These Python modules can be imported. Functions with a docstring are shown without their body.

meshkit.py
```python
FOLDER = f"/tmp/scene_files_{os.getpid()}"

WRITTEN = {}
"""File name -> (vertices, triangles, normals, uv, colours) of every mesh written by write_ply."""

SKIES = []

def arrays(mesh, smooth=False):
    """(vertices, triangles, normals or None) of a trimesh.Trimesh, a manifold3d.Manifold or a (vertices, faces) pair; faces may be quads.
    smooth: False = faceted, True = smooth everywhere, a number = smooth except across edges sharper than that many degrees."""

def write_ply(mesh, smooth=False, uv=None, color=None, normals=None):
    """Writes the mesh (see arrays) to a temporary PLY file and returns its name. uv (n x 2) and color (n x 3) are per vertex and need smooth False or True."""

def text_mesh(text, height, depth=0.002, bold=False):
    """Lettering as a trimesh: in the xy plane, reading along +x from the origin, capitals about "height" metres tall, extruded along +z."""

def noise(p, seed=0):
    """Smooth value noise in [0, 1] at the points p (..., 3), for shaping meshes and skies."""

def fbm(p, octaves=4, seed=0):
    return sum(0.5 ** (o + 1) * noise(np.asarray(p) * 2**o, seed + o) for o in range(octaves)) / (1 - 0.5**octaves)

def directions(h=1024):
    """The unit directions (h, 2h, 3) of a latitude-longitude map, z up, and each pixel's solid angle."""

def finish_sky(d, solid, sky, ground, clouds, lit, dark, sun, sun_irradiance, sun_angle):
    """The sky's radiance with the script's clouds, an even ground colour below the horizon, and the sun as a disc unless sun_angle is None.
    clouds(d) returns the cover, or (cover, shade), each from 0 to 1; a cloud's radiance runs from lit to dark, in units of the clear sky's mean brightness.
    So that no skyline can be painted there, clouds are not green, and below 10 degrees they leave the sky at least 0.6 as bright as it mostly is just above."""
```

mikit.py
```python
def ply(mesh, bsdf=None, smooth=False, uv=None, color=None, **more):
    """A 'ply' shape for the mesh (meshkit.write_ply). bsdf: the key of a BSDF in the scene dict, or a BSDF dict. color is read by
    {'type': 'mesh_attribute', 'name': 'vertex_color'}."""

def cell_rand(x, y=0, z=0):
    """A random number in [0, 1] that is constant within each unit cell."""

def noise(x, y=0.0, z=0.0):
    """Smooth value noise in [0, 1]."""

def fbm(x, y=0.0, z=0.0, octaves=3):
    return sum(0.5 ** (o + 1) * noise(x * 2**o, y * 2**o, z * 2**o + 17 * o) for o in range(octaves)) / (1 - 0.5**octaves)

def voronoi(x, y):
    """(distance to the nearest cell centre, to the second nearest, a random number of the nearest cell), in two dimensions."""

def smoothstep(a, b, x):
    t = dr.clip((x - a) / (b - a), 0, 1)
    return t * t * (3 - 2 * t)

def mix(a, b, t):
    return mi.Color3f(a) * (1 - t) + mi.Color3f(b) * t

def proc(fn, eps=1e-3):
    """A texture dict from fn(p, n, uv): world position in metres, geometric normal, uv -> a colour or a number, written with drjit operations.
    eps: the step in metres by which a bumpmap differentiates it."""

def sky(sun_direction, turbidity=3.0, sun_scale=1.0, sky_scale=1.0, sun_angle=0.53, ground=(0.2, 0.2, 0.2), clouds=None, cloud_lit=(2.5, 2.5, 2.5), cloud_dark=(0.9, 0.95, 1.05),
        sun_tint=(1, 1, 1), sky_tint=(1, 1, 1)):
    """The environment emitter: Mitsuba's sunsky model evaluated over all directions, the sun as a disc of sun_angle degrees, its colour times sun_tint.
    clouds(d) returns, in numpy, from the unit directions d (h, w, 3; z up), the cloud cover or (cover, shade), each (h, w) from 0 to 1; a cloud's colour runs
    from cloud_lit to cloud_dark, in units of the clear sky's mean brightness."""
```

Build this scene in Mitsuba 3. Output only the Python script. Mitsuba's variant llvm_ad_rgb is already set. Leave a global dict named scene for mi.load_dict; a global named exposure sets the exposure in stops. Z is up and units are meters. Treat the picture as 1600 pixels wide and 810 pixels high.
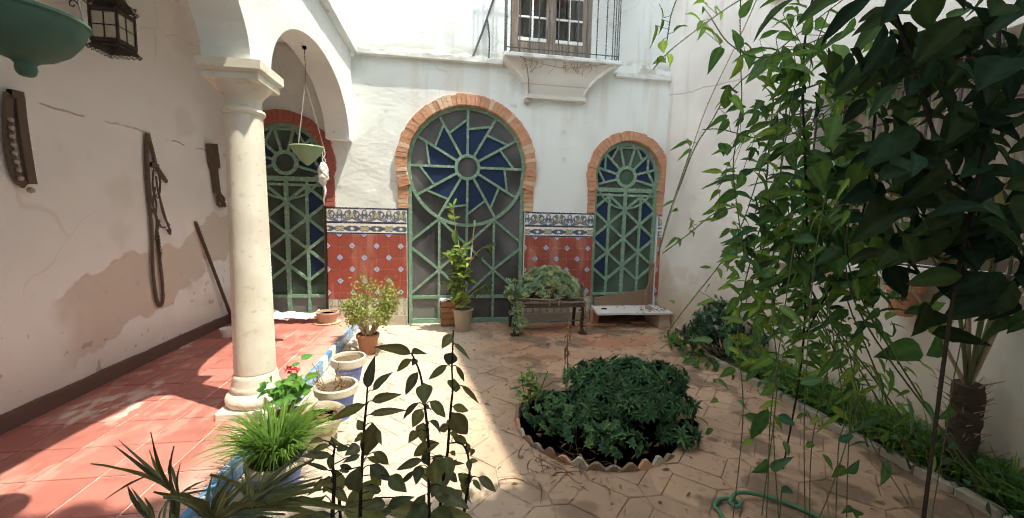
import math, random
import numpy as np, trimesh, mitsuba as mi, drjit as dr, mikit, meshkit
from shapely.geometry import Polygon, LineString, Point, box as sbox
from shapely.ops import unary_union
from mikit import noise, fbm, smoothstep, mix, proc, voronoi, cell_rand
T = mi.ScalarTransform4f
random.seed(11); rng = np.random.default_rng(11)
scene, labels = {}, {}

# ---------------------------------------------------------------- camera, sky, exposure
EYE = np.array([0.0, 0.0, 1.49])
scene['camera'] = {'type': 'perspective', 'fov': 103.56, 'fov_axis': 'x', 'near_clip': 0.02, 'far_clip': 400.0,
                   'to_world': T().look_at(origin=EYE.tolist(), target=(EYE + [0.157, 0.982, -0.101]).tolist(), up=[-0.006, 0.103, 0.995])}
SUN = np.array([0.866, -0.50, 2.45])
scene['sky'] = mikit.sky(SUN, turbidity=3.0, sun_tint=(.92, 1.0, 1.03), sky_tint=(.93, 1.03, 1.0), sun_scale=.46,
                        clouds=lambda d: .68+.25*(meshkit.fbm(d*[3, 3, 6], 4)-.5))    # thin cloud added to lift the fill light in the shade
exposure = 3.5

# ---------------------------------------------------------------- helpers
used = set()
def numbered(name):
    if name not in used:
        used.add(name); return name
    k = 1
    while f'{name}_{k:03d}' in used: k += 1
    used.add(f'{name}_{k:03d}'); return f'{name}_{k:03d}'
_last = {}
def child(parent, name):
    base = f'{parent}__{name}'
    if base not in used:
        used.add(base); _last[base] = 0; return base
    _last[base] = k = _last.get(base, 0) + 1
    key = f'{base}_{k:03d}'; used.add(key); return key
def thing(name, label, cat, group=None):
    k = numbered(name); labels[k] = {'label': label, 'category': cat}
    if group: labels[k]['group'] = group
    return k
def put(key, mesh, bsdf, smooth=False, **kw):
    scene[key] = mikit.ply(mesh, bsdf, smooth, **kw); return key
def part(parent, name, mesh, bsdf, smooth=False, **kw):
    return put(child(parent, name), mesh, bsdf, smooth, **kw)
def struct(name, mesh, bsdf, smooth=False, **kw):
    put(name, mesh, bsdf, smooth, **kw); used.add(name); labels[name] = {'kind': 'structure'}; return name
def stuff(key, label=None, cat=None):
    labels[key] = {'kind': 'stuff'}
    if label: labels[key].update(label=label, category=cat)
def single(name, label, cat, mesh, bsdf, smooth=False, group=None):
    k = thing(name, label, cat, group); return put(k, mesh, bsdf, smooth)
cat = trimesh.util.concatenate
def bx(x0, x1, y0, y1, z0, z1):
    m = trimesh.creation.box((x1-x0, y1-y0, z1-z0)); m.apply_translation(((x0+x1)/2, (y0+y1)/2, (z0+z1)/2)); return m
def cbx(x0, x1, y0, y1, z0, z1, c=.004):
    """box with chamfered edges"""
    v = []
    for sx in (0, 1):
        for sy in (0, 1):
            for sz in (0, 1):
                X, Y, Z = (x0, x1)[sx], (y0, y1)[sy], (z0, z1)[sz]
                dx, dy, dz = (c, -c)[sx], (c, -c)[sy], (c, -c)[sz]
                v += [(X, Y+dy, Z+dz), (X+dx, Y, Z+dz), (X+dx, Y+dy, Z)]
    return trimesh.convex.convex_hull(np.array(v))
def tube(pts, r, sides=6, caps=True):
    p = np.asarray(pts, float); n = len(p)
    r = np.broadcast_to(r, (n,)).astype(float)
    t = np.gradient(p, axis=0); t /= np.linalg.norm(t, axis=1, keepdims=True) + 1e-12
    a = np.cross(t, [0.13, 0.31, 0.94]); bad = np.linalg.norm(a, axis=1) < .2
    a[bad] = np.cross(t[bad], [1, 0, 0.1]); a /= np.linalg.norm(a, axis=1, keepdims=True)
    b = np.cross(t, a); ang = np.arange(sides)*2*np.pi/sides
    v = (p[:, None] + r[:, None, None]*(np.cos(ang)[None, :, None]*a[:, None] + np.sin(ang)[None, :, None]*b[:, None])).reshape(-1, 3)
    f = []
    for i in range(n-1):
        for j in range(sides):
            k = (j+1) % sides
            f += [[i*sides+j, i*sides+k, (i+1)*sides+k], [i*sides+j, (i+1)*sides+k, (i+1)*sides+j]]
    if caps:
        v = np.vstack([v, p[0], p[-1]]); c0, c1 = n*sides, n*sides+1
        for j in range(sides):
            k = (j+1) % sides
            f += [[c0, k, j], [c1, (n-1)*sides+j, (n-1)*sides+k]]
    return trimesh.Trimesh(v, np.array(f), process=False)
def curve(pts, n=16):
    """smooth curve through the points (Catmull-Rom)"""
    p = np.asarray(pts, float)
    if len(p) < 3: return p
    q = np.vstack([2*p[0]-p[1], p, 2*p[-1]-p[-2]]); out = []
    per = max(2, n//(len(p)-1))
    for i in range(1, len(q)-2):
        for s in np.arange(per)/per:
            a, b, c, d = q[i-1], q[i], q[i+1], q[i+2]
            out.append(.5*((2*b)+(c-a)*s+(2*a-5*b+4*c-d)*s*s+(3*b-a-3*c+d)*s**3))
    return np.array(out+[p[-1]])
def lathe(prof, n=32, at=(0, 0, 0)):
    m = trimesh.creation.revolve(np.array(prof, float), sections=n); m.apply_translation(at); return m
def prism_xz(poly, y0, y1):
    """shapely polygon in (x, z) extruded along y"""
    m = trimesh.creation.extrude_polygon(poly, y1-y0, engine='earcut'); v = m.vertices.copy()
    m.vertices = np.c_[v[:, 0], y0+v[:, 2], v[:, 1]]; m.invert(); return m
def prism_yz(poly, x0, x1):
    m = trimesh.creation.extrude_polygon(poly, x1-x0, engine='earcut'); v = m.vertices.copy()
    m.vertices = np.c_[x0+v[:, 2], v[:, 0], v[:, 1]]; return m
def prism_xy(poly, z0, z1):
    m = trimesh.creation.extrude_polygon(poly, z1-z0, engine='earcut'); m.apply_translation((0, 0, z0)); return m
def rough(m, amp, freq, seed=0):
    p = np.array(m.vertices); n = m.vertex_normals
    m.vertices = p + n*((meshkit.fbm(p*freq, 3, seed)-.5)*2*amp)[:, None]; return m
def ngon_tile(pts, z0, z1, c):
    """a floor tile over the convex polygon pts: top with a small bevel, sides, no bottom"""
    p = np.array(pts, float); n = len(p); ctr = p.mean(0)
    q = ctr + (p-ctr)*(1 - c/np.linalg.norm(p-ctr, axis=1).mean())
    v = np.vstack([np.c_[q, np.full(n, z1)], np.c_[p, np.full(n, z1-c*.7)], np.c_[p, np.full(n, z0)]])
    f = [[0, i, i+1] for i in range(1, n-1)]
    for i in range(n):
        k = (i+1) % n
        f += [[n+i, n+k, k], [n+i, k, i], [2*n+i, 2*n+k, n+k], [2*n+i, n+k, n+i]]
    m = trimesh.Trimesh(v, np.array(f), process=False)
    if m.face_normals[0][2] < 0: m.invert()
    return m

# ---------------------------------------------------------------- materials
def two(b): return {'type': 'twosided', 'b': b}
def prin(col, rough=.7, **kw):
    c = col if isinstance(col, dict) else {'type': 'rgb', 'value': list(col)}
    return {'type': 'principled', 'base_color': c, 'roughness': rough, 'specular': kw.pop('specular', .4), **kw}
def bump(b, fn, scale, eps=2e-3): return {'type': 'bumpmap', 'tex': proc(fn, eps), 'scale': scale, 'b': b}

def plaster_relief(p, n, uv):
    return fbm(p.x*4, p.y*4, p.z*4, 2)*1.0 + noise(p.x*28, p.y*28, p.z*28)*.16
def cracks(u, v):
    wu, wv = u+.25*fbm(u*3, v*3, 2, 2), v+.25*fbm(u*3, v*3, 7, 2)
    f, s, _ = voronoi(wu*.9, wv*.9)
    return smoothstep(.016, .002, s-f)*smoothstep(.48, .62, fbm(u*.9, v*.9, 3, 2))
def back_col(p, n, uv):
    c = mix((.75, .80, .79), (.65, .69, .67), smoothstep(.35, .75, fbm(p.x*1.3, p.y*1.3, p.z*.9, 4)))
    streak = smoothstep(.62, .8, fbm(p.x*9, 3.3, p.z*.8, 3))*smoothstep(2.6, 3.55, p.z)
    c = mix(c, (.42, .41, .34), streak*.35)
    lip = smoothstep(.17, .0, dr.abs(p.z-3.60))*smoothstep(.42, .6, fbm(p.x*7, 1, p.z*12, 3))
    c = mix(c, (.36, .33, .24), lip*.6)
    foot = smoothstep(.9, .05, p.z + .5*fbm(p.x*3, p.y, p.z*3, 3)-.2)
    c = mix(c, (.50, .42, .31), foot*.6)
    spots = smoothstep(.70, .82, fbm(p.x*5+4, p.y*5, p.z*6, 5))
    c = mix(c, (.45, .43, .40), cracks(p.x, p.z)*.3)
    rust = smoothstep(.55, .75, fbm(p.x*7, 2.2, p.z*.6, 3))*smoothstep(1.9, 3.45, p.z)*smoothstep(3.6, 3.5, p.z)
    c = mix(c, (.55, .50, .40), rust*.35)
    return mix(c, (.45, .43, .40), spots*.5)
scene['plaster_back'] = bump(two(prin(proc(back_col), .85, specular=.25)), plaster_relief, .016)
def left_col(p, n, uv):
    a = fbm(p.y*1.1, p.x, p.z*1.2, 4)
    c = mix((.83, .85, .86), (.75, .77, .77), smoothstep(.3, .7, a))
    # patch where the paint has come off: a band that rises towards the back
    mid = .62+.24*(p.y-3.2)
    w = .22+.10*fbm(p.y*2.2, 5, 0, 3)
    d = dr.abs(p.z-mid-.22*(fbm(p.y*3.1, p.z*3.1, 8, 4)-.5)*2)
    patch = smoothstep(w+.015, w-.015, d)*smoothstep(3.15, 3.45, p.y+.4*(fbm(p.z*4, p.y*4, 2, 3)-.5))
    c = mix(c, (.57, .49, .41), patch*.7)
    rim = smoothstep(.03, .0, dr.abs(d-w))*smoothstep(3.2, 3.5, p.y)
    c = mix(c, (.46, .38, .31), rim*.35*smoothstep(.4, .6, fbm(p.y*9, p.z*9, 1, 2)))
    cr = dr.abs(p.z-(2.165+.02*fbm(p.y*7, 0, 0, 3)-.03*(p.y-4)*0)+.05*(fbm(p.y*2.5, 1, 4, 3)-.5))
    c = mix(c, (.33, .27, .23), smoothstep(.012, .002, cr)*smoothstep(.42, .6, fbm(p.y*6, 2, 0, 3))*.75)
    sm = smoothstep(.62, .75, fbm(p.y*2.1+3, p.z*2.1, 6, 4))
    c = mix(c, (.60, .58, .55), sm*.3)
    foot = smoothstep(.75, .2, p.z+.35*fbm(p.y*2, p.z*2, 3, 3)-.1)
    c = mix(c, (.56, .47, .42), foot*.55)
    chips = smoothstep(.76, .79, fbm(p.y*13, p.z*13, 3, 3))*smoothstep(1.1, .3, p.z)
    c = mix(c, (.45, .41, .37), cracks(p.y+7, p.z+2)*.22)
    return mix(c, (.32, .27, .23), chips*.6)
def left_relief(p, n, uv):
    mid = .62+.24*(p.y-3.2); w = .22+.10*fbm(p.y*2.2, 5, 0, 3)
    d = dr.abs(p.z-mid-.22*(fbm(p.y*3.1, p.z*3.1, 8, 4)-.5)*2)
    patch = smoothstep(w+.02, w-.02, d)*smoothstep(3.15, 3.45, p.y+.4*(fbm(p.z*4, p.y*4, 2, 3)-.5))
    return fbm(p.x*5, p.y*5, p.z*5, 3) + fbm(p.y*30, p.x, p.z*30, 2)*.15 - patch*.8
scene['plaster_left'] = bump(two(prin(proc(left_col), .85, specular=.25)), left_relief, .015)
def right_col(p, n, uv):
    c = mix((.75, .74, .69), (.64, .62, .57), smoothstep(.35, .75, fbm(p.y*1.4, p.x, p.z*1.1, 4)))
    foot = smoothstep(.95, .1, p.z+.8*(fbm(p.y*2.2, p.z*2.2, 5, 4)-.4)-.25*smoothstep(4.8, 5.5, p.y))
    c = mix(c, (.46, .34, .22), foot*.8)
    peel = smoothstep(.50, .56, fbm(p.y*3.1+2, p.z*2.6, 9, 4))*smoothstep(1.25, .55, p.z)
    c = mix(c, (.60, .53, .43), peel*.7)
    cr = dr.abs(p.z-(3.0+.17*(p.y-3.9))+.05*(fbm(p.y*4, 2, 4, 3)-.5))
    c = mix(c, (.36, .33, .28), smoothstep(.012, .002, cr)*.7)
    streak = smoothstep(.58, .78, fbm(p.y*8, 1.3, p.z*.7, 3))*smoothstep(1.5, 3.4, p.z)
    c = mix(c, (.42, .39, .34), cracks(p.y+3, p.z)*.3)
    return mix(c, (.48, .47, .42), streak*.45)
scene['plaster_right'] = bump(two(prin(proc(right_col), .85, specular=.25)), plaster_relief, .016)
def arcade_col(p, n, uv):
    c = mix((.74, .78, .77), (.65, .67, .66), smoothstep(.35, .75, fbm(p.y*1.7, p.x*1.7, p.z*1.4, 4)))
    return mix(c, (.45, .42, .36), smoothstep(.76, .82, fbm(p.y*10, p.x*10, p.z*10, 3))*.6)
scene['plaster_arcade'] = bump(two(prin(proc(arcade_col), .85, specular=.25)), plaster_relief, .016)
def stone_col(p, n, uv):
    c = mix((.76, .73, .64), (.66, .62, .53), smoothstep(.3, .75, fbm(p.x*6, p.y*6, p.z*5, 4)))
    c = mix(c, (.33, .27, .20), smoothstep(.62, .80, fbm(p.x*22, p.y*22, p.z*30, 4))*.3)
    low = smoothstep(.55, .15, p.z)*smoothstep(.4, .65, fbm(p.x*9, p.y*9, p.z*9, 3))
    return mix(c, (.46, .38, .28), low*.4)
def fine_relief(p, n, uv): return fbm(p.x*40, p.y*40, p.z*40, 2)
scene['column_stone'] = bump(prin(proc(stone_col), .75), fine_relief, .0015)
def brick_col(p, n, uv):
    r = fbm(p.x*14, p.y*14, p.z*14, 3); r2 = fbm(p.x*60, p.y*60, p.z*60, 2)
    c = mix((.56, .32, .20), (.47, .23, .135), smoothstep(.3, .7, r))
    return mix(c, (.58, .42, .28), smoothstep(.55, .75, r2)*.45)
scene['brick_orange'] = bump(prin(proc(brick_col), .85), fine_relief, .006)
scene['brick_pale'] = bump(prin((.60, .43, .30), .85), fine_relief, .006)
scene['brick_deep'] = bump(prin((.50, .27, .165), .85), fine_relief, .006)
scene['brick_red'] = bump(prin((.36, .115, .085), .8), fine_relief, .005)
scene['mortar'] = prin((.27, .21, .16), .9)
def green_col(p, n, uv):
    c = mix((.19, .33, .24), (.145, .265, .19), fbm(p.x*5, p.y*5, p.z*5, 3))
    return mix(c, (.44, .46, .40), smoothstep(.53, .72, fbm(p.x*30, p.y*30, p.z*30, 3))*.55)
scene['green_paint'] = prin(proc(green_col), .45, specular=.45)
def dust_and_reflection(p, n, uv):  # dust film; broad patches stand in for reflections painted on the panes
    return .14+.30*smoothstep(1.2, .1, p.z)*fbm(p.x*5, p.y, p.z*4, 4)+.45*smoothstep(.35, .75, fbm(p.x*2.2, p.y, p.z*1.4, 3))
clear = {'type': 'thindielectric', 'specular_transmittance': {'type': 'rgb', 'value': [.42, .40, .42]}}
film = two({'type': 'diffuse', 'reflectance': {'type': 'rgb', 'value': [.26, .265, .28]}})
scene['glass_dark'] = {'type': 'blendbsdf', 'weight': proc(dust_and_reflection), 'a': clear, 'b': film}
scene['glass_green'] = {'type': 'blendbsdf', 'weight': proc(dust_and_reflection), 'a': {'type': 'thindielectric', 'specular_transmittance': {'type': 'rgb', 'value': [.16, .30, .20]}}, 'b': two({'type': 'diffuse', 'reflectance': {'type': 'rgb', 'value': [.17, .26, .20]}})}
scene['glass_blue'] = {'type': 'blendbsdf', 'weight': .55, 'a': {'type': 'thindielectric', 'specular_transmittance': {'type': 'rgb', 'value': [.04, .08, .30]}}, 'b': two({'type': 'diffuse', 'reflectance': {'type': 'rgb', 'value': [.045, .075, .17]}})}
scene['glass_dusty'] = {'type': 'blendbsdf', 'weight': .65, 'a': clear, 'b': two({'type': 'diffuse', 'reflectance': {'type': 'rgb', 'value': [.30, .31, .29]}})}
scene['glass_window'] = {'type': 'thindielectric', 'specular_transmittance': {'type': 'rgb', 'value': [.6, .65, .65]}}
def tile_red_col(p, n, uv):
    c = mix((.38, .095, .070), (.31, .075, .055), fbm(p.x*5, p.y*5, p.z*5, 3))
    return mix(c, (.52, .26, .20), smoothstep(.55, .75, fbm(p.x*6, 2, p.z*1.1, 4))*.6)
scene['dado_red'] = prin(proc(tile_red_col), .22, specular=.5)
def inset_col(p, n, uv):
    d = dr.maximum(dr.abs(uv.x), dr.abs(uv.y)); r = dr.abs(uv.x)+dr.abs(uv.y)
    c = mix((.75, .78, .80), (.08, .16, .45), smoothstep(.62, .52, d)*.9)
    c = mix(c, (.70, .74, .80), smoothstep(.22, .16, d))
    return mix(c, (.05, .09, .30), smoothstep(.86, .93, d))
scene['dado_inset'] = prin(proc(inset_col), .2, specular=.5)
def ring(u, v, cx, cy, r, w): return smoothstep(w, w*.45, dr.abs(dr.sqrt(dr.square(u-cx)+dr.square(v-cy))-r))
def disc(u, v, cx, cy, r): return smoothstep(r, r*.8, dr.sqrt(dr.square(u-cx)+dr.square(v-cy)))
def fold(x, period):
    t = x/period; t = t-dr.floor(t); return dr.abs(t-.5)*2     # 0 in the middle, 1 at the ends
def frieze_col(p, n, uv):
    u, v = fold(uv.x, .31), uv.y                                # v 0..1 up the tile, u mirrored
    white = mi.Color3f(.74, .75, .72); c = white
    ink = dr.maximum(ring(u, v, .62, .55, .20, .07), ring(u, v, .78, .70, .11, .06))
    ink = dr.maximum(ink, ring(u, v, .40, .42, .13, .06))
    ink = dr.maximum(ink, smoothstep(.10, .05, dr.abs(v-.16-.25*dr.square(u-.1)))*.9)
    ink = dr.maximum(ink, disc(u, v, .0, .66, .24)); ink = dr.maximum(ink, smoothstep(.10, .06, dr.abs(u-.10-.22*(v-.2)))*smoothstep(.65, .6, v))
    c = mix(c, (.045, .07, .14), dr.minimum(ink, 1)*.92)
    c = mix(c, (.55, .60, .62), disc(u, v, .0, .70, .13))
    c = mix(c, (.40, .36, .10), disc(u, v, .97, .55, .16)*.8); c = mix(c, (.18, .28, .16), disc(u, v, .66, .5, .08)*.9)
    c = mix(c, (.30, .38, .55), disc(u, v, .0, .20, .17)*.8); c = mix(c, (.72, .74, .74), disc(u, v, .07, .22, .08))
    line = dr.maximum(smoothstep(.89, .91, v), smoothstep(.13, .11, v))
    c = mix(c, (.035, .05, .10), line)
    return mix(c, (.45, .43, .38), smoothstep(.6, .8, fbm(uv.x*20, uv.y*3, 1, 3))*.4)
scene['dado_frieze'] = prin(proc(frieze_col), .25, specular=.5)
def band_col(p, n, uv):
    u, v = fold(uv.x+.155*0, .31), uv.y
    c = mi.Color3f(.76, .77, .73); w = dr.abs(v-.52)
    c = mix(c, (.04, .055, .11), smoothstep(.08, .035, dr.abs(w-.13-.10*dr.sin(u*9)))*.85)
    c = mix(c, (.42, .34, .10), disc(u, v, .15, .52, .16)*.8)
    c = mix(c, (.05, .07, .15), smoothstep(.32, .25, w+.55*dr.abs(u-.72))*.85); c = mix(c, (.75, .76, .74), disc(u, v, .97, .52, .13))
    return mix(c, (.03, .05, .14), smoothstep(.16, .12, v))
scene['dado_band'] = prin(proc(band_col), .25, specular=.5)
def base_band_col(p, n, uv):
    u, v = fold(uv.x, .105), uv.y
    c = mi.Color3f(.62, .60, .53)
    c = mix(c, (.17, .18, .20), ring(u, v, 0., .30, .26, .13)*.8); c = mix(c, (.16, .17, .2), ring(fold(uv.x, .21), v, .5, .76, .16, .09)*.75)
    c = mix(c, (.30, .27, .14), disc(u, v, 0., .30, .10)); c = mix(c, (.15, .16, .18), smoothstep(.04, .02, dr.abs(v-.55))*.7+smoothstep(.95, .97, v)*.8)
    return mix(c, (.45, .39, .30), smoothstep(.45, .75, fbm(uv.x*9, uv.y*2, 1, 3))*.6)
scene['dado_base_band'] = prin(proc(base_band_col), .4)
scene['cement'] = bump(prin((.40, .36, .29), .9), fine_relief, .006)
def terr_col(p, n, uv):
    k = cell_rand(dr.floor((p.x+2.682)/.306), dr.floor((p.y+.2)/.306), 4)
    c = mix((.44, .165, .14), (.375, .135, .112), fbm(p.x*3, p.y*3, 1, 3))*(.84+.32*k)
    worn = smoothstep(.56, .72, fbm(p.x*3.2, p.y*1.7, 4, 4))*smoothstep(.4, .6, fbm(p.x*17, p.y*8, 2, 3))
    c = mix(c, (.62, .42, .36), worn*.35)
    salt = smoothstep(.60, .80, fbm(p.x*2.2+7, p.y*1.6, 9, 4))*smoothstep(-1.75, -2.15, p.x)*smoothstep(.38, .62, fbm(p.x*20, p.y*9, 2, 3))
    c = mix(c, (.78, .72, .67), salt*.6)
    dirt = smoothstep(.5, .8, fbm(p.x*9, p.y*9, 5, 4))
    c = mix(c, (.25, .10, .085), dirt*.45)
    edge = smoothstep(-1.42, -1.18, p.x+.12*fbm(p.x*5, p.y*5, 3, 3))
    return mix(c, (.64, .40, .34), edge*.6)
scene['terrace_tile'] = bump(prin(proc(terr_col), .55, specular=.35), fine_relief, .0015)
scene['grout_pale'] = prin((.76, .60, .53), .9)
def patio_col(p, n, uv):
    v = voronoi(p.x*2.7, p.y*2.7)[2]
    c = mix((.43, .29, .195), (.33, .215, .145), fbm(p.x*2.4, p.y*2.4, 3, 4))*(.86+.28*v)
    pale = smoothstep(.8, -.3, p.x+.5*(fbm(p.x*2, p.y*2, 7, 3)-.5))  # sunlit side of the paving, painted paler into the tile colour
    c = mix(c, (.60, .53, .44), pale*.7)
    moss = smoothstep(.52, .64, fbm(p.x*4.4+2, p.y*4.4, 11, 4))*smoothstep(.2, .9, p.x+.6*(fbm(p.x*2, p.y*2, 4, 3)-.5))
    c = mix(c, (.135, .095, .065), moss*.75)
    red = smoothstep(.5, .7, fbm(p.x*1.6, p.y*2.2, 21, 3))*smoothstep(3.6, 4.6, p.y)*smoothstep(.3, 1.2, p.x)
    c = mix(c, (.42, .20, .12), red*.7)
    return mix(c, (.25, .18, .12), smoothstep(.66, .74, fbm(p.x*24, p.y*24, 3, 3))*.5)
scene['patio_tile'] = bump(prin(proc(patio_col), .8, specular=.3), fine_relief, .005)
def dirt_col(p, n, uv): return mix((.17, .125, .085), (.09, .066, .045), fbm(p.x*12, p.y*12, p.z*12, 4))
scene['soil'] = bump(prin(proc(dirt_col), .95, specular=.1), fine_relief, .02)
def joint_col(p, n, uv):  # joint dirt, painted paler where the sun falls on the paving
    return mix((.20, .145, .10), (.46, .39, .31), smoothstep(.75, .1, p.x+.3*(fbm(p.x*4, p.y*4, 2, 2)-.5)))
scene['joint_dirt_and_sun'] = prin(proc(joint_col), .95, specular=.1)
scene['bare_ground'] = prin((.30, .24, .18), .95, specular=.1)
def blue_edge_col(p, n, uv):
    c = mix((.07, .20, .46), (.16, .36, .60), fbm(p.x*12, p.y*12, p.z*12, 3))
    return mix(c, (.62, .66, .66), smoothstep(.5, .66, fbm(p.x*26, p.y*9, p.z*26, 3))*.5)
scene['blue_glaze'] = prin(proc(blue_edge_col), .3, specular=.5)
scene['whitewash'] = bump(prin((.70, .67, .60), .85), fine_relief, .006)
scene['red_baseboard'] = bump(prin((.145, .085, .072), .75), fine_relief, .004)
scene['leather'] = two(prin((.11, .08, .06), .6))
scene['leather_tan'] = prin((.13, .075, .045), .55)
scene['iron'] = prin((.035, .028, .024), .55, specular=.5)
scene['iron_grey'] = prin((.10, .11, .11), .55, specular=.4)
scene['bell_metal'] = prin((.40, .36, .30), .35, metallic=.9)
scene['milk_glass'] = two(prin((.55, .54, .48), .25, specular=.5))
scene['planter_green'] = bump(prin((.065, .135, .10), .6), fine_relief, .002)
scene['planter_pale'] = prin((.24, .36, .21), .5)
def wood_col(p, n, uv):
    g = fbm(p.x*60, p.y*60, p.z*4, 3); return mix((.30, .25, .20), (.17, .135, .105), smoothstep(.3, .7, g))
scene['wood_weathered'] = prin(proc(wood_col), .8)
scene['wood_crate'] = prin((.33, .15, .08), .7)
scene['wood_board'] = bump(prin((.22, .145, .095), .8), fine_relief, .004)
scene['wood_dark'] = prin((.09, .065, .045), .8)
scene['white_paint'] = prin((.76, .76, .73), .6)
scene['marble'] = prin((.62, .62, .60), .35, specular=.5)
scene['black_hole'] = prin((.015, .015, .015), .6)
scene['terracotta'] = bump(prin((.42, .195, .115), .8), fine_relief, .004)
scene['terracotta_pale'] = bump(prin((.50, .33, .24), .8), fine_relief, .004)
def crack_pot_col(p, n, uv):
    c = mix((.58, .52, .44), (.42, .34, .26), fbm(p.x*14, p.y*14, p.z*14, 3))
    return mix(c, (.20, .10, .06), smoothstep(.6, .68, fbm(p.x*18+3, p.y*18, p.z*18, 3))*.7)
scene['pot_worn'] = prin(proc(crack_pot_col), .75)
def blue_pot_col(p, n, uv): return mix((.13, .19, .52), (.30, .36, .60), smoothstep(.5, .75, fbm(p.x*15, p.y*15, p.z*15, 3))*.7)
scene['pot_blue'] = prin(proc(blue_pot_col), .55)
scene['pot_rim'] = bump(prin((.54, .50, .42), .75), fine_relief, .003)
scene['plastic_grey'] = prin((.34, .27, .20), .6)
scene['cloth_white'] = two(prin((.72, .78, .80), .9))
scene['bag_plastic'] = two(prin((.72, .72, .70), .35))
scene['string'] = prin((.45, .43, .38), .8)
scene['hose_green'] = bump(prin((.07, .18, .10), .55), fine_relief, .002)
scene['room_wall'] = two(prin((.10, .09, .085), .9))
scene['curtain'] = two(prin((.35, .38, .36), .9))
scene['bark'] = bump(prin((.115, .085, .06), .9), fine_relief, .01)
scene['bark_pale'] = bump(prin((.33, .25, .17), .85), fine_relief, .006)
scene['palm_trunk'] = bump(prin((.052, .035, .025), .9), fine_relief, .02)
scene['stem_green'] = prin((.09, .11, .045), .6)
scene['stem_dark'] = prin((.032, .026, .018), .8, specular=.2)
scene['stem_dry'] = prin((.27, .19, .12), .9)
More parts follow.
